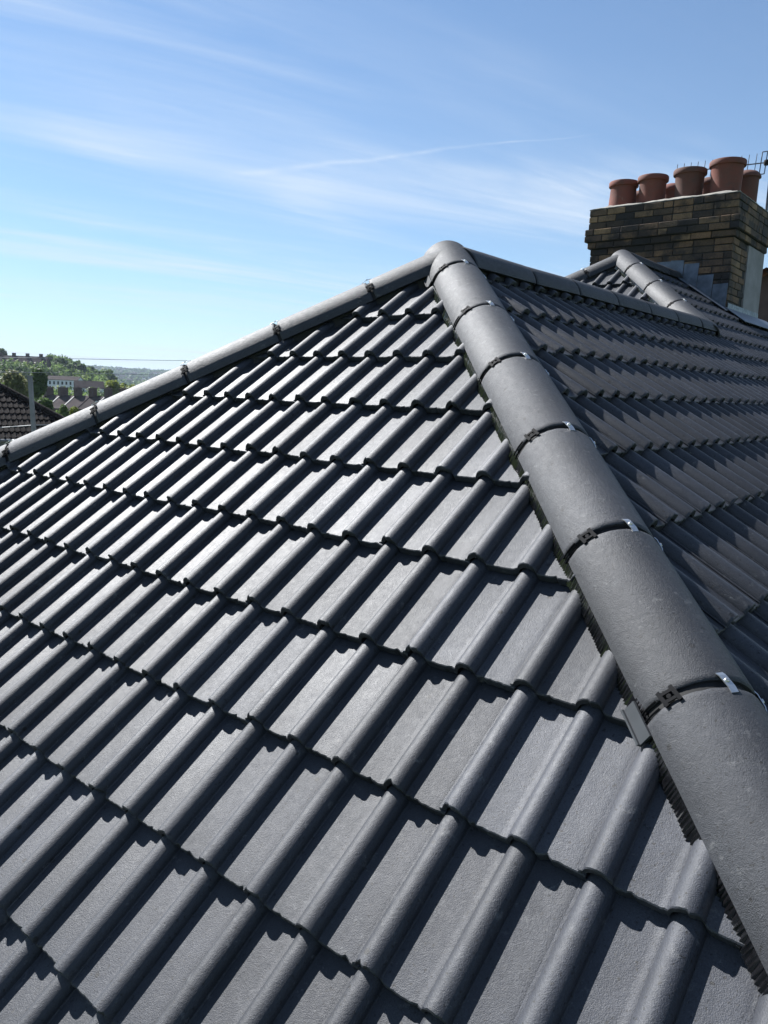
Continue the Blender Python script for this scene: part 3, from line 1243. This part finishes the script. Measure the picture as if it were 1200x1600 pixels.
uu = uP - 0.20
stp = 0.165
i = 0
while uu < CH_U1 - 0.03:
    u2 = min(uu + stp + rng.uniform(-0.012, 0.012), CH_U1 + 0.006)
    zlow = abut_z(max(u2, uP)) - 0.06
    zhi = abut_z(max(uu, uP + 0.02)) + 0.19 + rng.uniform(-0.01, 0.02)
    m = MB()
    sk = 0.012
    m.poly([W(uu + 0.003 - sk, CH_V - 0.006 - 0.003 * (i % 2), zlow), W(u2 - sk, CH_V - 0.006 - 0.003 * (i % 2), zlow),
            W(u2 + rng.uniform(-0.006, 0.006), CH_V - 0.006 - 0.003 * (i % 2), zhi), W(uu + 0.003, CH_V - 0.006 - 0.003 * (i % 2), zhi + rng.uniform(-0.008, 0.008))], -VV * 0.004)
    m.build('lead_flashing', M_LEAD, chim)
    uu = u2
    i += 1
m = MB()
m.poly([W(uP - 0.02, CH_V - 0.020, abut_z(uP) + 0.06), W(CH_U1 + 0.05, CH_V - 0.020, abut_z(CH_U1 + 0.05) + 0.04),
        W(CH_U1 + 0.05, CH_V - 0.17, abut_z(CH_U1 + 0.05) + 0.035), W(uP - 0.02, CH_V - 0.17, abut_z(uP) + 0.05)], Z * 0.006)
m.build('lead_soaker', M_LEAD, chim)
m = MB()
za = abut_z(CH_U1)
m.poly([W(CH_U1 + 0.014, CH_V + 0.0, za - 0.02), W(CH_U1 + 0.014, CH_V + CH_DEPTH, za - 0.02), W(CH_U1 + 0.014, CH_V + CH_DEPTH, za + 0.10), W(CH_U1 + 0.014, CH_V, za + 0.10)], U * 0.004)
m.build('apron_upstand', M_LEADPALE, chim)
m = MB()
uo = CH_U1 + 0.24
m.poly([W(CH_U1 + 0.012, CH_V - 0.10, abut_z(CH_U1) + 0.045), W(CH_U1 + 0.012, CH_V + CH_DEPTH + 0.4, abut_z(CH_U1) + 0.045),
        W(uo, CH_V + CH_DEPTH + 0.4, abut_z(uo) + 0.045), W(uo, CH_V - 0.10, abut_z(uo) + 0.045)], nB * 0.005)
m.build('lead_apron', M_LEAD, chim)

# ---------------------------------------------------------------- television aerial behind the pots
aer = empty('tv_aerial', W(-0.575, CH_V + 1.10, zt + 0.05))
tag(aer, 'dark multi-element television aerial behind the chimney pots', 'aerial')
va = CH_V + 1.10
MB().tube(W(-0.545, va, zt - 0.02), W(-0.545, va, 2.40), 0.016, n=10).build('mast', M_ALU, aer, 40)
b0, b1 = W(-1.68, va, 2.235), W(-0.50, va, 2.195)
MB().tube(b0, b1, 0.0075, n=8).build('boom', M_ALU, aer, 40)
tilt_v = (Z + U * 0.05).normalized()
for k in range(12):
    t = 0.02 + k * 0.072
    c = b0.lerp(b1, t)
    ln = 0.100 + 0.012 * k / 11
    MB().tube(c - tilt_v * ln, c + tilt_v * ln, 0.0042, n=6).build('director', M_ALU, aer)
c = b0.lerp(b1, 0.885)
m = MB()
for a, b in (((-0.028, -0.125), (-0.028, 0.125)), ((0.028, 0.125), (0.028, 0.02)), ((0.028, -0.02), (0.028, -0.125)), ((-0.028, 0.125), (0.028, 0.125)), ((-0.028, -0.125), (0.028, -0.125))):
    m.tube(c + U * a[0] + tilt_v * a[1], c + U * b[0] + tilt_v * b[1], 0.006, n=6)
m.build('folded_dipole', M_ALU, aer)
m = MB()
m.lathe(c + U * 0.035 - Z * 0.035, [(0.001, -0.0), (0.025, 0.004), (0.036, 0.03), (0.030, 0.06), (0.001, 0.07)], 14)
m.build('dipole_box', M_SEAL, aer, 40)
m = MB()
c2 = b0.lerp(b1, 0.97)
for s_ in (-0.09, -0.03, 0.03, 0.09):
    m.tube(c2 + Z * s_ - VV * 0.14, c2 + Z * s_ + VV * 0.14, 0.004, n=6)
for s_ in (-0.12, 0.12):
    m.tube(c2 + VV * s_ - Z * 0.11, c2 + VV * s_ + Z * 0.11, 0.004, n=6)
m.build('reflector', M_ALU, aer)

# ---------------------------------------------------------------- neighbour's house on the left
def solid_house(name, label, cat, c, ax, length, depth, eave, ridge, wallm, roofm, group=None, hip=False, base=None):
    """simple house; ax = direction of the ridge; c = centre on plan"""
    ax = V3((ax.x, ax.y, 0)).normalized()
    ay = V3((-ax.y, ax.x, 0))
    gz = ground_h(c.x, c.y) - 1.0 if base is None else base
    t = empty(name, (c.x, c.y, gz + 1.0))
    tag(t, label, cat, group)
    b = V3((c.x, c.y, 0))
    P = lambda x, y, z: b + ax * x + ay * y + Z * z
    hl, hd = length / 2, depth / 2
    m_ = MB()
    m_.poly([P(-hl, -hd, gz), P(hl, -hd, gz), P(hl, hd, gz), P(-hl, hd, gz)], Z * (eave - gz))
    if not hip:
        for s in (-1, 1):
            m_.add([P(s * hl, -hd, eave), P(s * hl, hd, eave), P(s * hl, 0, ridge - 0.05)], [(0, 1, 2)])
    m_.build('wall', wallm, t)
    ov = 0.25
    inset = hd if hip else -ov
    m_ = MB()
    th = 0.12
    zz = eave - 0.05
    r0, r1 = P(-hl + inset, 0, ridge), P(hl - inset, 0, ridge)
    e = [P(-hl - ov, -hd - ov, zz), P(hl + ov, -hd - ov, zz), P(hl + ov, hd + ov, zz), P(-hl - ov, hd + ov, zz)]
    vs_ = [r0, r1] + e
    fs_ = [(0, 2, 3, 1), (1, 4, 5, 0)]
    if hip:
        fs_ += [(1, 3, 4), (0, 5, 2)]
    low = [q - Z * th for q in vs_]
    n_ = len(vs_)
    m_.add(vs_ + low, fs_ + [tuple(i + n_ for i in f[::-1]) for f in fs_] + [(2, 2 + n_, 3 + n_, 3), (4, 4 + n_, 5 + n_, 5), (3, 3 + n_, 4 + n_, 4), (5, 5 + n_, 2 + n_, 2)])
    rf = m_.build('roof', roofm, t)
    return t, rf, P


# hip roof with relief tile courses, d about 22 m
ND = 25.0
e_pt = at(60, 684, ND)
n_ax = V3((0.82, 0.57, 0)).normalized()          # direction of its eave as seen
n_ay = V3((-n_ax.y, n_ax.x, 0))
NPITCH = R(32)
hip_low = at(150, 683, ND)
nb_house = empty('neighbour_house', (hip_low.x - 4, hip_low.y + 3, 0))
tag(nb_house, 'neighbouring house with brown tiled hip roof behind the grey post', 'house')
ez = at(20, 684, ND).z
CR = V3((hip_low.x, hip_low.y, 0))               # right-hand eave corner
NB = lambda x, y, z: V3((CR.x, CR.y, 0)) + n_ax * x + n_ay * y + Z * z
HALF = 4.2
rz = ez + HALF * math.tan(NPITCH)
m = MB()
m.poly([NB(-9.2, 0.3, 0), NB(-0.3, 0.3, 0), NB(-0.3, 2 * HALF - 0.3, 0), NB(-9.2, 2 * HALF - 0.3, 0)], Z * (ez - 0.12))
m.build('wall', M_WALL, nb_house)
m = MB()
m.box(NB(-4.7, 0.02, ez - 0.10), n_ax * 4.75, n_ay * 0.015, Z * 0.10)
m.build('fascia', M_FASCIA, nb_house)
m = MB()
m.tube(NB(-9.4, -0.05, ez - 0.05), NB(0.02, -0.05, ez - 0.05), 0.055, n=10)
m.build('gutter', M_FASCIA, nb_house, 40)
# tiled planes: courses of corrugated strips
def tiled_plane(name, e0, along, up, width, slope_len, cutL, cutR, mat, parent, g=0.31, pitch=0.15):
    """strips clipped by x >= cutL(t) and x <= cutR(t), t = distance up the slope"""
    n = along.cross(up).normalized()
    m_ = MB()
    k = 0
    t = 0.0
    while t < slope_len:
        t1 = min(t + g + 0.02, slope_len)
        x0, x1 = cutL(t + g / 2), cutR(t + g / 2)
        if x1 - x0 > 0.05:
            nx = max(2, int((x1 - x0) / pitch * 6))
            row = []
            for i in range(nx + 1):
                x = x0 + (x1 - x0) * i / nx
                f_ = (x / pitch) % 1.0
                hh = 0.040 * math.sin(math.pi * f_ / 0.42) if f_ < 0.42 else 0.0
                row.append((x, hh))
            vs_ = []
            for (x, hh) in row:
                vs_.append(e0 + along * x + up * t + n * (hh + 0.0))
                vs_.append(e0 + along * x + up * t + n * (hh + 0.035))
                vs_.append(e0 + along * x + up * t1 + n * (hh + 0.004))
            fs_ = []
            for i in range(nx):
                a = 3 * i
                fs_ += [(a, a + 3, a + 4, a + 1), (a + 1, a + 4, a + 5, a + 2)]
            m_.add(vs_, fs_)
        t += g
        k += 1
    o = obj(name, mesh_from(name, m_.v, m_.f, mat, 40), parent)
    o['kind'] = 'stuff'
    return o


up_f = (n_ay * math.cos(NPITCH) + Z * math.sin(NPITCH)).normalized()
sl = HALF / math.cos(NPITCH)
tiled_plane('roof_tiles', NB(0, 0, ez), n_ax, up_f, 9.4, sl, lambda t: -9.4 + t * math.cos(NPITCH), lambda t: -t * math.cos(NPITCH), M_BROWNROOF, nb_house)
up_s = (-n_ax * math.cos(NPITCH) + Z * math.sin(NPITCH)).normalized()
tiled_plane('roof_tiles', NB(0, 0, ez), n_ay, up_s, 2 * HALF, sl, lambda t: t * math.cos(NPITCH), lambda t: 2 * HALF - t * math.cos(NPITCH), M_BROWNROOF, nb_house)
m = MB()
m.add([NB(0, 0, ez - 0.03), NB(-9.4, 0, ez - 0.03), NB(-9.4, 2 * HALF, ez - 0.03), NB(0, 2 * HALF, ez - 0.03), NB(-HALF, HALF, rz - 0.03), NB(-9.4 + HALF, HALF, rz - 0.03)],
      [(0, 4, 5, 1), (0, 3, 4), (3, 2, 5, 4), (1, 5, 2), (0, 1, 2, 3)])
m.build('roof_deck', M_FELT, nb_house)
m = MB()
NS_ = 14
for i in range(NS_):
    a = NB(0, 0, ez + 0.05).lerp(NB(-HALF, HALF, rz + 0.05), i / NS_)
    b = NB(0, 0, ez + 0.05).lerp(NB(-HALF, HALF, rz + 0.05), (i + 1) / NS_ - 0.004)
    m.tube(a, b, 0.095, 0.105, n=10)
m.build('hip_capping', M_BROWNROOF, nb_house, 40)

# ---------------------------------------------------------------- grey post and overhead cables
PD = 13.5
ptop = at(47, 588.5, PD)
post = empty('metal_post', (ptop.x, ptop.y, 0))
tag(post, 'plain grey upright post in front of the neighbouring tiled roof', 'post')
ln_ = V3((0.03, 0, 1)).normalized()
lean = V3((-0.035, 0.0, 1.0)).normalized()
pbase = ptop - lean * (ptop.z / lean.z)
m = MB()
m.box((ptop + pbase) / 2, V3((0.028, 0, 0)), V3((0, 0.028, 0)), lean * ((ptop - pbase).length / 2))
m.build('shaft', M_GALV, post)
m = MB()
m.box(ptop + lean * 0.006, V3((0.033, 0, 0)), V3((0, 0.033, 0)), lean * 0.008)
m.build('cap', M_GALV, post)


def cable(label, a, b, sag, r):
    K = 24
    m_ = MB()
    pts = []
    for i in range(K + 1):
        t = i / K
        pts.append(a.lerp(b, t) - Z * (4 * sag * t * (1 - t)))
    for i in range(K):
        m_.tube(pts[i], pts[i + 1], r, n=6, caps=False)
    o = m_.build('overhead_cable', M_WIRE, None, 60, origin=a)
    tag(o, label, 'cable')
    return o


cable('upper thin overhead cable crossing the sky above the wooded hill', at(-260, 552, 38), at(900, 566, 46), 0.15, 0.011)
cable('lower thin overhead cable against the sky above the distant town', at(-260, 575.5, 40), at(900, 590, 48), 0.12, 0.010)
cable('pale service cable running across the neighbouring roof to the post', at(-240, 672, 15), ptop - lean * 0.76, 0.04, 0.008)
cable('pale service cable from the post towards the terrace gardens', ptop - lean * 0.76, at(420, 640, 30), 0.1, 0.006)

# ---------------------------------------------------------------- trees
def leaf_cloud(center, rx, ry, rz, n, size, seed, lobes=9, hollow=0.45):
    r = np.random.RandomState(seed)
    # lobes inside the crown volume
    lc = []
    for _ in range(lobes):
        d = r.normal(size=3)
        d /= np.linalg.norm(d)
        k = r.uniform(0.35, 0.78)
        lc.append((d * k, r.uniform(0.30, 0.52)))
    lc.append((np.zeros(3), 0.55))
    vs_, fs_ = [], []
    which = r.randint(0, len(lc), n)
    dirs = r.normal(size=(n, 3))
    dirs /= np.linalg.norm(dirs, axis=1)[:, None]
    rad = r.uniform(hollow, 1.05, n)
    sc = np.array([rx, ry, rz])
    pos = np.array([lc[w][0] + dirs[i] * rad[i] * lc[w][1] for i, w in enumerate(which)]) * sc + np.array(center)
    a1 = r.normal(size=(n, 3)); a1 /= np.linalg.norm(a1, axis=1)[:, None]
    a2 = np.cross(a1, dirs); a2 /= (np.linalg.norm(a2, axis=1)[:, None] + 1e-6)
    s = size * r.uniform(0.6, 1.4, n)[:, None]
    q = np.stack([pos - a1 * s * .5, pos + a2 * s * .32, pos + a1 * s * .5, pos - a2 * s * .32], axis=1).reshape(-1, 3)
    faces = np.arange(4 * n).reshape(-1, 4)
    return q, faces


def np_mesh(name, v, f, mat):
    me = bpy.data.meshes.new(name)
    me.from_pydata(v.tolist(), [], f.tolist())
    me.materials.append(mat)
    return me


def tree(label, base, height, rx, mat, n=2200, size=0.35, seed=1, name='tree', group=None, crown_lo=0.30, cat='tree'):
    base = V3(base)
    t = empty(name, base)
    tag(t, label, cat, group)
    m_ = MB()
    r = random.Random(seed)
    top = base + Z * height * 0.72
    m_.tube(base - Z * 0.3, base + Z * height * crown_lo, height * 0.030, height * 0.022, 8)
    m_.tube(base + Z * height * crown_lo, top, height * 0.022, height * 0.006, 8)
    for i in range(7):
        a = r.uniform(0, 6.28)
        s = base + Z * height * r.uniform(crown_lo, 0.6)
        m_.tube(s, s + V3((math.cos(a) * rx * 0.7, math.sin(a) * rx * 0.7, height * r.uniform(0.12, 0.28))), height * 0.012, height * 0.003, 5)
    m_.build('trunk', M_BARK, t, 50)
    rzc = min(height * (1 - crown_lo * 0.8) / 2, rx * 1.15)
    q, f = leaf_cloud((base.x, base.y, base.z + height - rzc), rx, rx, rzc, n, size, seed)
    obj('crown', np_mesh('crown', q, f, mat), t)
    return t


def tree_px(label, x, ytop, d, ybase, rpx, mat, **kw):
    """tree with its crown top seen at pixel (x, ytop) at distance d; radius in pixels"""
    top = at(x, ytop, d)
    g_ = ground_h(top.x, top.y)
    pxm = d / FPX
    h_ = top.z - g_
    kw.setdefault('crown_lo', 0.25)
    return tree(label, (top.x, top.y, g_), max(h_, 2.0), rpx * pxm, mat, **kw)


tree_px('yellow green round tree standing right of the terrace chimneys', 187, 583, 190, 622, 27, F_YELLOW, n=4200, size=0.75, seed=3)
tree_px('large olive brown budding tree left of the grey post', 22, 571, 75, 640, 27, F_OLIVE, n=5000, size=0.34, seed=4)
tree_px('dark green tree just right of the grey post', 60, 580, 84, 640, 19, F_DARK, n=3600, size=0.36, seed=5)
tree_px('olive tree at the left picture edge behind the brown roof', -22, 580, 62, 640, 22, F_MID, n=3200, size=0.30, seed=6)
tree_px('dark bush below the terrace chimneys right of the post', 68, 618, 58, 650, 15, F_DARK, n=2600, size=0.22, seed=7, crown_lo=0.1)
tree_px('light green bush in front of the terrace roofs', 118, 634, 52, 660, 13, F_YELLOW, n=2400, size=0.18, seed=8, crown_lo=0.1)
tree_px('mid green bush between the post and terrace gardens', 92, 632, 55, 660, 14, F_MID, n=2400, size=0.20, seed=9, crown_lo=0.1)
tree_px('low dark bush behind the foot of the neighbouring hip', 60, 640, 42, 660, 12, F_DARK, n=2000, size=0.18, seed=10, crown_lo=0.1)
tree_px('lone upright tree on the hill skyline beside the long roof', 76, 553, 430, 570, 4.5, F_MID, n=900, size=1.4, seed=12)
tree_px('dark rounded tree highest on the wooded skyline', 95, 556, 420, 575, 9, F_DARK, n=1500, size=1.5, seed=13)
tree_px('dark spreading tree sloping down the wooded skyline', 112, 562, 410, 580, 10, F_DARK, n=1500, size=1.5, seed=14)
tree_px('dark tree lowest on the wooded skyline', 128, 569, 400, 585, 9, F_DARK, n=1500, size=1.5, seed=15)
tree_px('small lone tree at the right end of the wooded skyline', 144, 571.5, 430, 582, 4, F_MID, n=700, size=1.2, seed=16)
tree_px('pale green tree at the foot of the wooded hill', 172, 577, 420, 590, 10, F_MID, n=1500, size=1.6, seed=17)
tree_px('dark tree at the far left of the hill skyline', 2, 544, 470, 560, 9, F_DARK, n=1500, size=1.6, seed=18)

# woodland mass on the hillside
r_ = np.random.RandomState(21)
wood = {0: ([], []), 1: ([], []), 2: ([], [])}
cnts = [0, 0, 0]
for i in range(1500):
    x = r_.uniform(-170, 235)
    d = r_.uniform(205, 505)
    if x < 80 and d > 385:
        continue
    front = 55 < x < 172 and d < 325
    if front and (d > 285 or d < 205):
        continue
    q = at(x, 600, d)
    gz = ground_h(q.x, q.y)
    patchy = noise.noise(V3((q.x * 0.02, q.y * 0.02, 4)))
    if patchy > 0.42:
        continue
    hh = r_.uniform(4.0, 8.5) * (0.8 if d > 430 else 1)
    if x > 165:
        hh *= 0.6
    if front:
        hh = max(3.0, (CAM.z - (603.5 - 592) * d / FPX - gz) * r_.uniform(0.8, 1.0))
    if x < 80 and d > 340:
        hh = max(2.0, (CAM.z + (590 - 566) * d / FPX - gz) * r_.uniform(0.8, 1.0))
    rr = min(hh, 9.0) * r_.uniform(0.40, 0.58)
    v_, f_ = leaf_cloud((q.x, q.y, gz + hh * 0.5), rr, rr, hh * 0.56, 200, 1.15, 1000 + i, 6)
    k_ = int(np.argmax([0.30 + patchy + r_.rand() * 0.5, 0.55 + r_.rand() * 0.4 - patchy, 0.35 + r_.rand() * 0.5]))
    wood[k_][0].append(v_)
    wood[k_][1].append(f_ + cnts[k_])
    cnts[k_] += len(v_)
for k_, (mat_, lab_) in enumerate(((F_DARK, 'dark green woodland covering the hill on the left'), (F_MID, 'mid green spring woodland on the left hill'), (F_PALE, 'pale yellow green scrub among the hillside woodland'))):
    o = obj('woodland', np_mesh('woodland', np.vstack(wood[k_][0]), np.vstack(wood[k_][1]), mat_))
    tag(o, lab_, 'woodland', None, 'stuff')

# ---------------------------------------------------------------- far houses
# long roofed terrace on the hill crest
pc = at(22, 556.5, 400)
t, rf, P = solid_house('hilltop_terrace', 'long brown-roofed terrace along the hill crest at far left', 'house', pc, V3((1, 0.10, 0)), 30, 8, pc.z - 3.4, pc.z + 0.3, M_DARKBRICK, M_SLATE)
for k in range(5):
    MB().box(P(-12 + k * 6, 0, pc.z + 0.7), V3((0.7, 0, 0)), V3((0, 0.5, 0)), Z * 0.8).build('chimney', M_DARKBRICK, rf)
for k in range(7):
    f_ = MB().box(P(-12.5 + k * 4, -4.02, pc.z - 5), V3((0.6, 0, 0)), V3((0, 0.05, 0)), Z * 0.7).build('window', M_GLASS, t)

# white building with windows
pc = at(96, 591.5, 300)
t, rf, P = solid_house('white_building', 'long white building with small dark windows at the foot of the hill', 'building', pc, V3((1, 0.08, 0)), 13.0, 7, pc.z - 0.35, pc.z + 0.9, M_WHITE, M_SLATE)
for k in range(9):
    w_ = MB().box(P(-5.6 + k * 1.4, -3.52, pc.z - 1.55), V3((0.30, 0, 0)), V3((0, 0.05, 0)), Z * 0.55).build('window', M_GLASS, t)
    MB().box(P(-5.6 + k * 1.4, -3.58, pc.z - 2.2), V3((0.38, 0, 0)), V3((0, 0.06, 0)), Z * 0.06).build('window_sill', M_WHITE, w_)
# grey gabled house
pc = at(139, 596.5, 270)
t, rf, P = solid_house('grey_gabled_house', 'pale grey gabled house between the white building and the yellow tree', 'house', pc, V3((1, 0.45, 0)), 8.5, 6, pc.z - 1.9, pc.z + 0.3, M_WHITE, M_SLATE)
for k in (-2, 0.5, 2.6):
    MB().box(P(k, -3.02, pc.z - 2.9), V3((0.4, 0, 0)), V3((0, 0.05, 0)), Z * 0.5).build('window', M_GLASS, t)

# near terrace: five houses in a row, ridge seen obliquely, big dark chimneys at each party wall
tx0, tx1 = at(72, 616.5, 186), at(214, 620.5, 170)
rowdir = V3((tx1.x - tx0.x, tx1.y - tx0.y, 0))
rowlen = rowdir.length
rowdir.normalize()
rowperp = V3((rowdir.y, -rowdir.x, 0))
if rowperp.y > 0: rowperp = -rowperp
NH = 6
for k in range(NH):
    a = tx0.lerp(tx1, (k + 0.5) / NH)
    wid = rowlen / NH
    lab = ['leftmost', 'second', 'third', 'fourth', 'fifth', 'rightmost'][k]
    t, rf, P = solid_house('terraced_house', '%s terraced house from the left in the brown-roofed row below the hill' % lab, 'house', a, rowdir, wid - 0.06, 8.0, a.z - 2.7, a.z, M_DARKBRICK, M_SLATE, 'brown-roofed terrace below the hill', base=ground_h(a.x, a.y) - 1)
    # party-wall chimney and verge
    cw = 0.9 if k not in (0, 1) else 1.2
    m = MB()
    m.box(P(-wid / 2 + 0.7, 0, a.z + 0.65), rowdir * 0.50, rowperp * cw * 0.8, Z * 0.9)
    m.box(P(-wid / 2 + 0.7, 0, a.z + 1.55), rowdir * 0.57, rowperp * (cw * 0.8 + 0.07), Z * 0.10)
    for q in (-0.7, -0.2, 0.3, 0.8):
        m.tube(P(-wid / 2 + 0.7, q * 0.8, a.z + 1.6), P(-wid / 2 + 0.7, q * 0.8, a.z + 1.9), 0.12, 0.1, 7)
    m.build('chimney', M_DARKBRICK, rf)
    for sgn in (-1, 1):
        m = MB()
        e_ = P(-wid / 2 + 0.12, sgn * 4.25, a.z - 2.72)
        r2 = P(-wid / 2 + 0.12, 0, a.z + 0.06)
        m.box((e_ + r2) / 2, (r2 - e_) / 2, rowdir * 0.14, (r2 - e_).cross(rowdir).normalized() * 0.07)
        m.build('verge', M_VERGE if k % 3 else M_SLATE, t)
    for xx in (-1.2, 1.2):
        for zz in (-4.2,):
            w_ = MB().box(P(xx, 4.02, a.z + zz), rowdir * 0.5, rowperp * 0.05, Z * 0.7).build('window', M_GLASS, t)
            w_ = MB().box(P(xx, -4.02, a.z + zz), rowdir * 0.5, rowperp * 0.05, Z * 0.7).build('window', M_GLASS, t)

# house beyond the chimney on the right
pc = at(1260, 505, 26)
t, rf, P = solid_house('red_roofed_house', 'red roofed house glimpsed past the right side of the chimney', 'house', pc, V3((0.64, 0.77, 0)), 9, 7, pc.z - 1.0, pc.z + 0.9, M_DARKBRICK, M_REDTILE)
for k in (-3, 0, 3):
    w_ = MB().box(P(k, -3.52, pc.z - 1.8), V3((0.64, 0.77, 0)) * 0.5, V3((-0.77, 0.64, 0)) * 0.05, Z * 0.6).build('window', M_GLASS, t)
    w_ = MB().box(P(k, 3.52, pc.z - 1.8), V3((0.64, 0.77, 0)) * 0.5, V3((-0.77, 0.64, 0)) * 0.05, Z * 0.6).build('window', M_GLASS, t)

# distant town: hundreds of specks on the far slope
m1 = MB()
m2 = MB()
r2_ = random.Random(44)
for i in range(420):
    x = r2_.uniform(100, 380)
    d = r2_.uniform(1500, 3100)
    q = at(x, 590, d)
    gz = ground_h(q.x, q.y)
    a = r2_.uniform(0, 3.14)
    ax = V3((math.cos(a), math.sin(a), 0))
    ay = V3((-ax.y, ax.x, 0))
    L_, D_, H_ = r2_.uniform(6, 22), r2_.uniform(4, 6), r2_.uniform(4, 7)
    c = V3((q.x, q.y, gz + H_ / 2))
    m1.box(c, ax * L_, ay * D_, Z * H_ / 2)
    p6 = [c + ax * L_ * s1 + ay * D_ * s2 + Z * H_ / 2 for s1 in (-1, 1) for s2 in (-1, 1)] + [c + ax * L_ * s1 + Z * (H_ / 2 + 4) for s1 in (-1, 1)]
    m2.add(p6, [(0, 2, 5, 4), (1, 4, 5, 3), (0, 4, 1), (2, 3, 5)])
t = empty('distant_town', at(240, 590, 2300))
tag(t, 'hazy distant town spread over the far hillside', 'town', None, 'stuff')
o = m1.build('walls', M_WHITE, t); o['kind'] = 'stuff'
o = m2.build('roofs', M_SLATE, t); o['kind'] = 'stuff'
# far tree belts between the houses
wv, wf, off_ = [], [], 0
for i in range(260):
    x = r_.uniform(90, 380)
    d = r_.uniform(1300, 3200)
    q = at(x, 590, d)
    gz = ground_h(q.x, q.y)
    v_, f_ = leaf_cloud((q.x, q.y, gz + 5), r_.uniform(14, 40), 12, 8, 60, 9, 5000 + i, 4)
    wv.append(v_); wf.append(f_ + off_); off_ += len(v_)
o = obj('far_woodland', np_mesh('far_woodland', np.vstack(wv), np.vstack(wf), F_DARK))
tag(o, 'blue-green tree belts among the distant town', 'woodland', None, 'stuff')

# ---------------------------------------------------------------- air
hz = MB().box((0, 0, 37), V3((4300, 0, 0)), V3((0, 4300, 0)), Z * 49).build('haze', None)
mh = bpy.data.materials.new('air')
mh.use_nodes = True
ntn = mh.node_tree
ntn.nodes.clear()
vol = ntn.nodes.new('ShaderNodeVolumePrincipled')
vol.inputs['Color'].default_value = (0.72, 0.85, 1.0, 1)
vol.inputs['Density'].default_value = 0.00013
vol.inputs['Anisotropy'].default_value = 0.0
out = ntn.nodes.new('ShaderNodeOutputMaterial')
ntn.links.new(vol.outputs[0], out.inputs['Volume'])
hz.data.materials.append(mh)
tag(hz, 'thin bluish summer haze filling the valley air', 'haze', None, 'stuff')
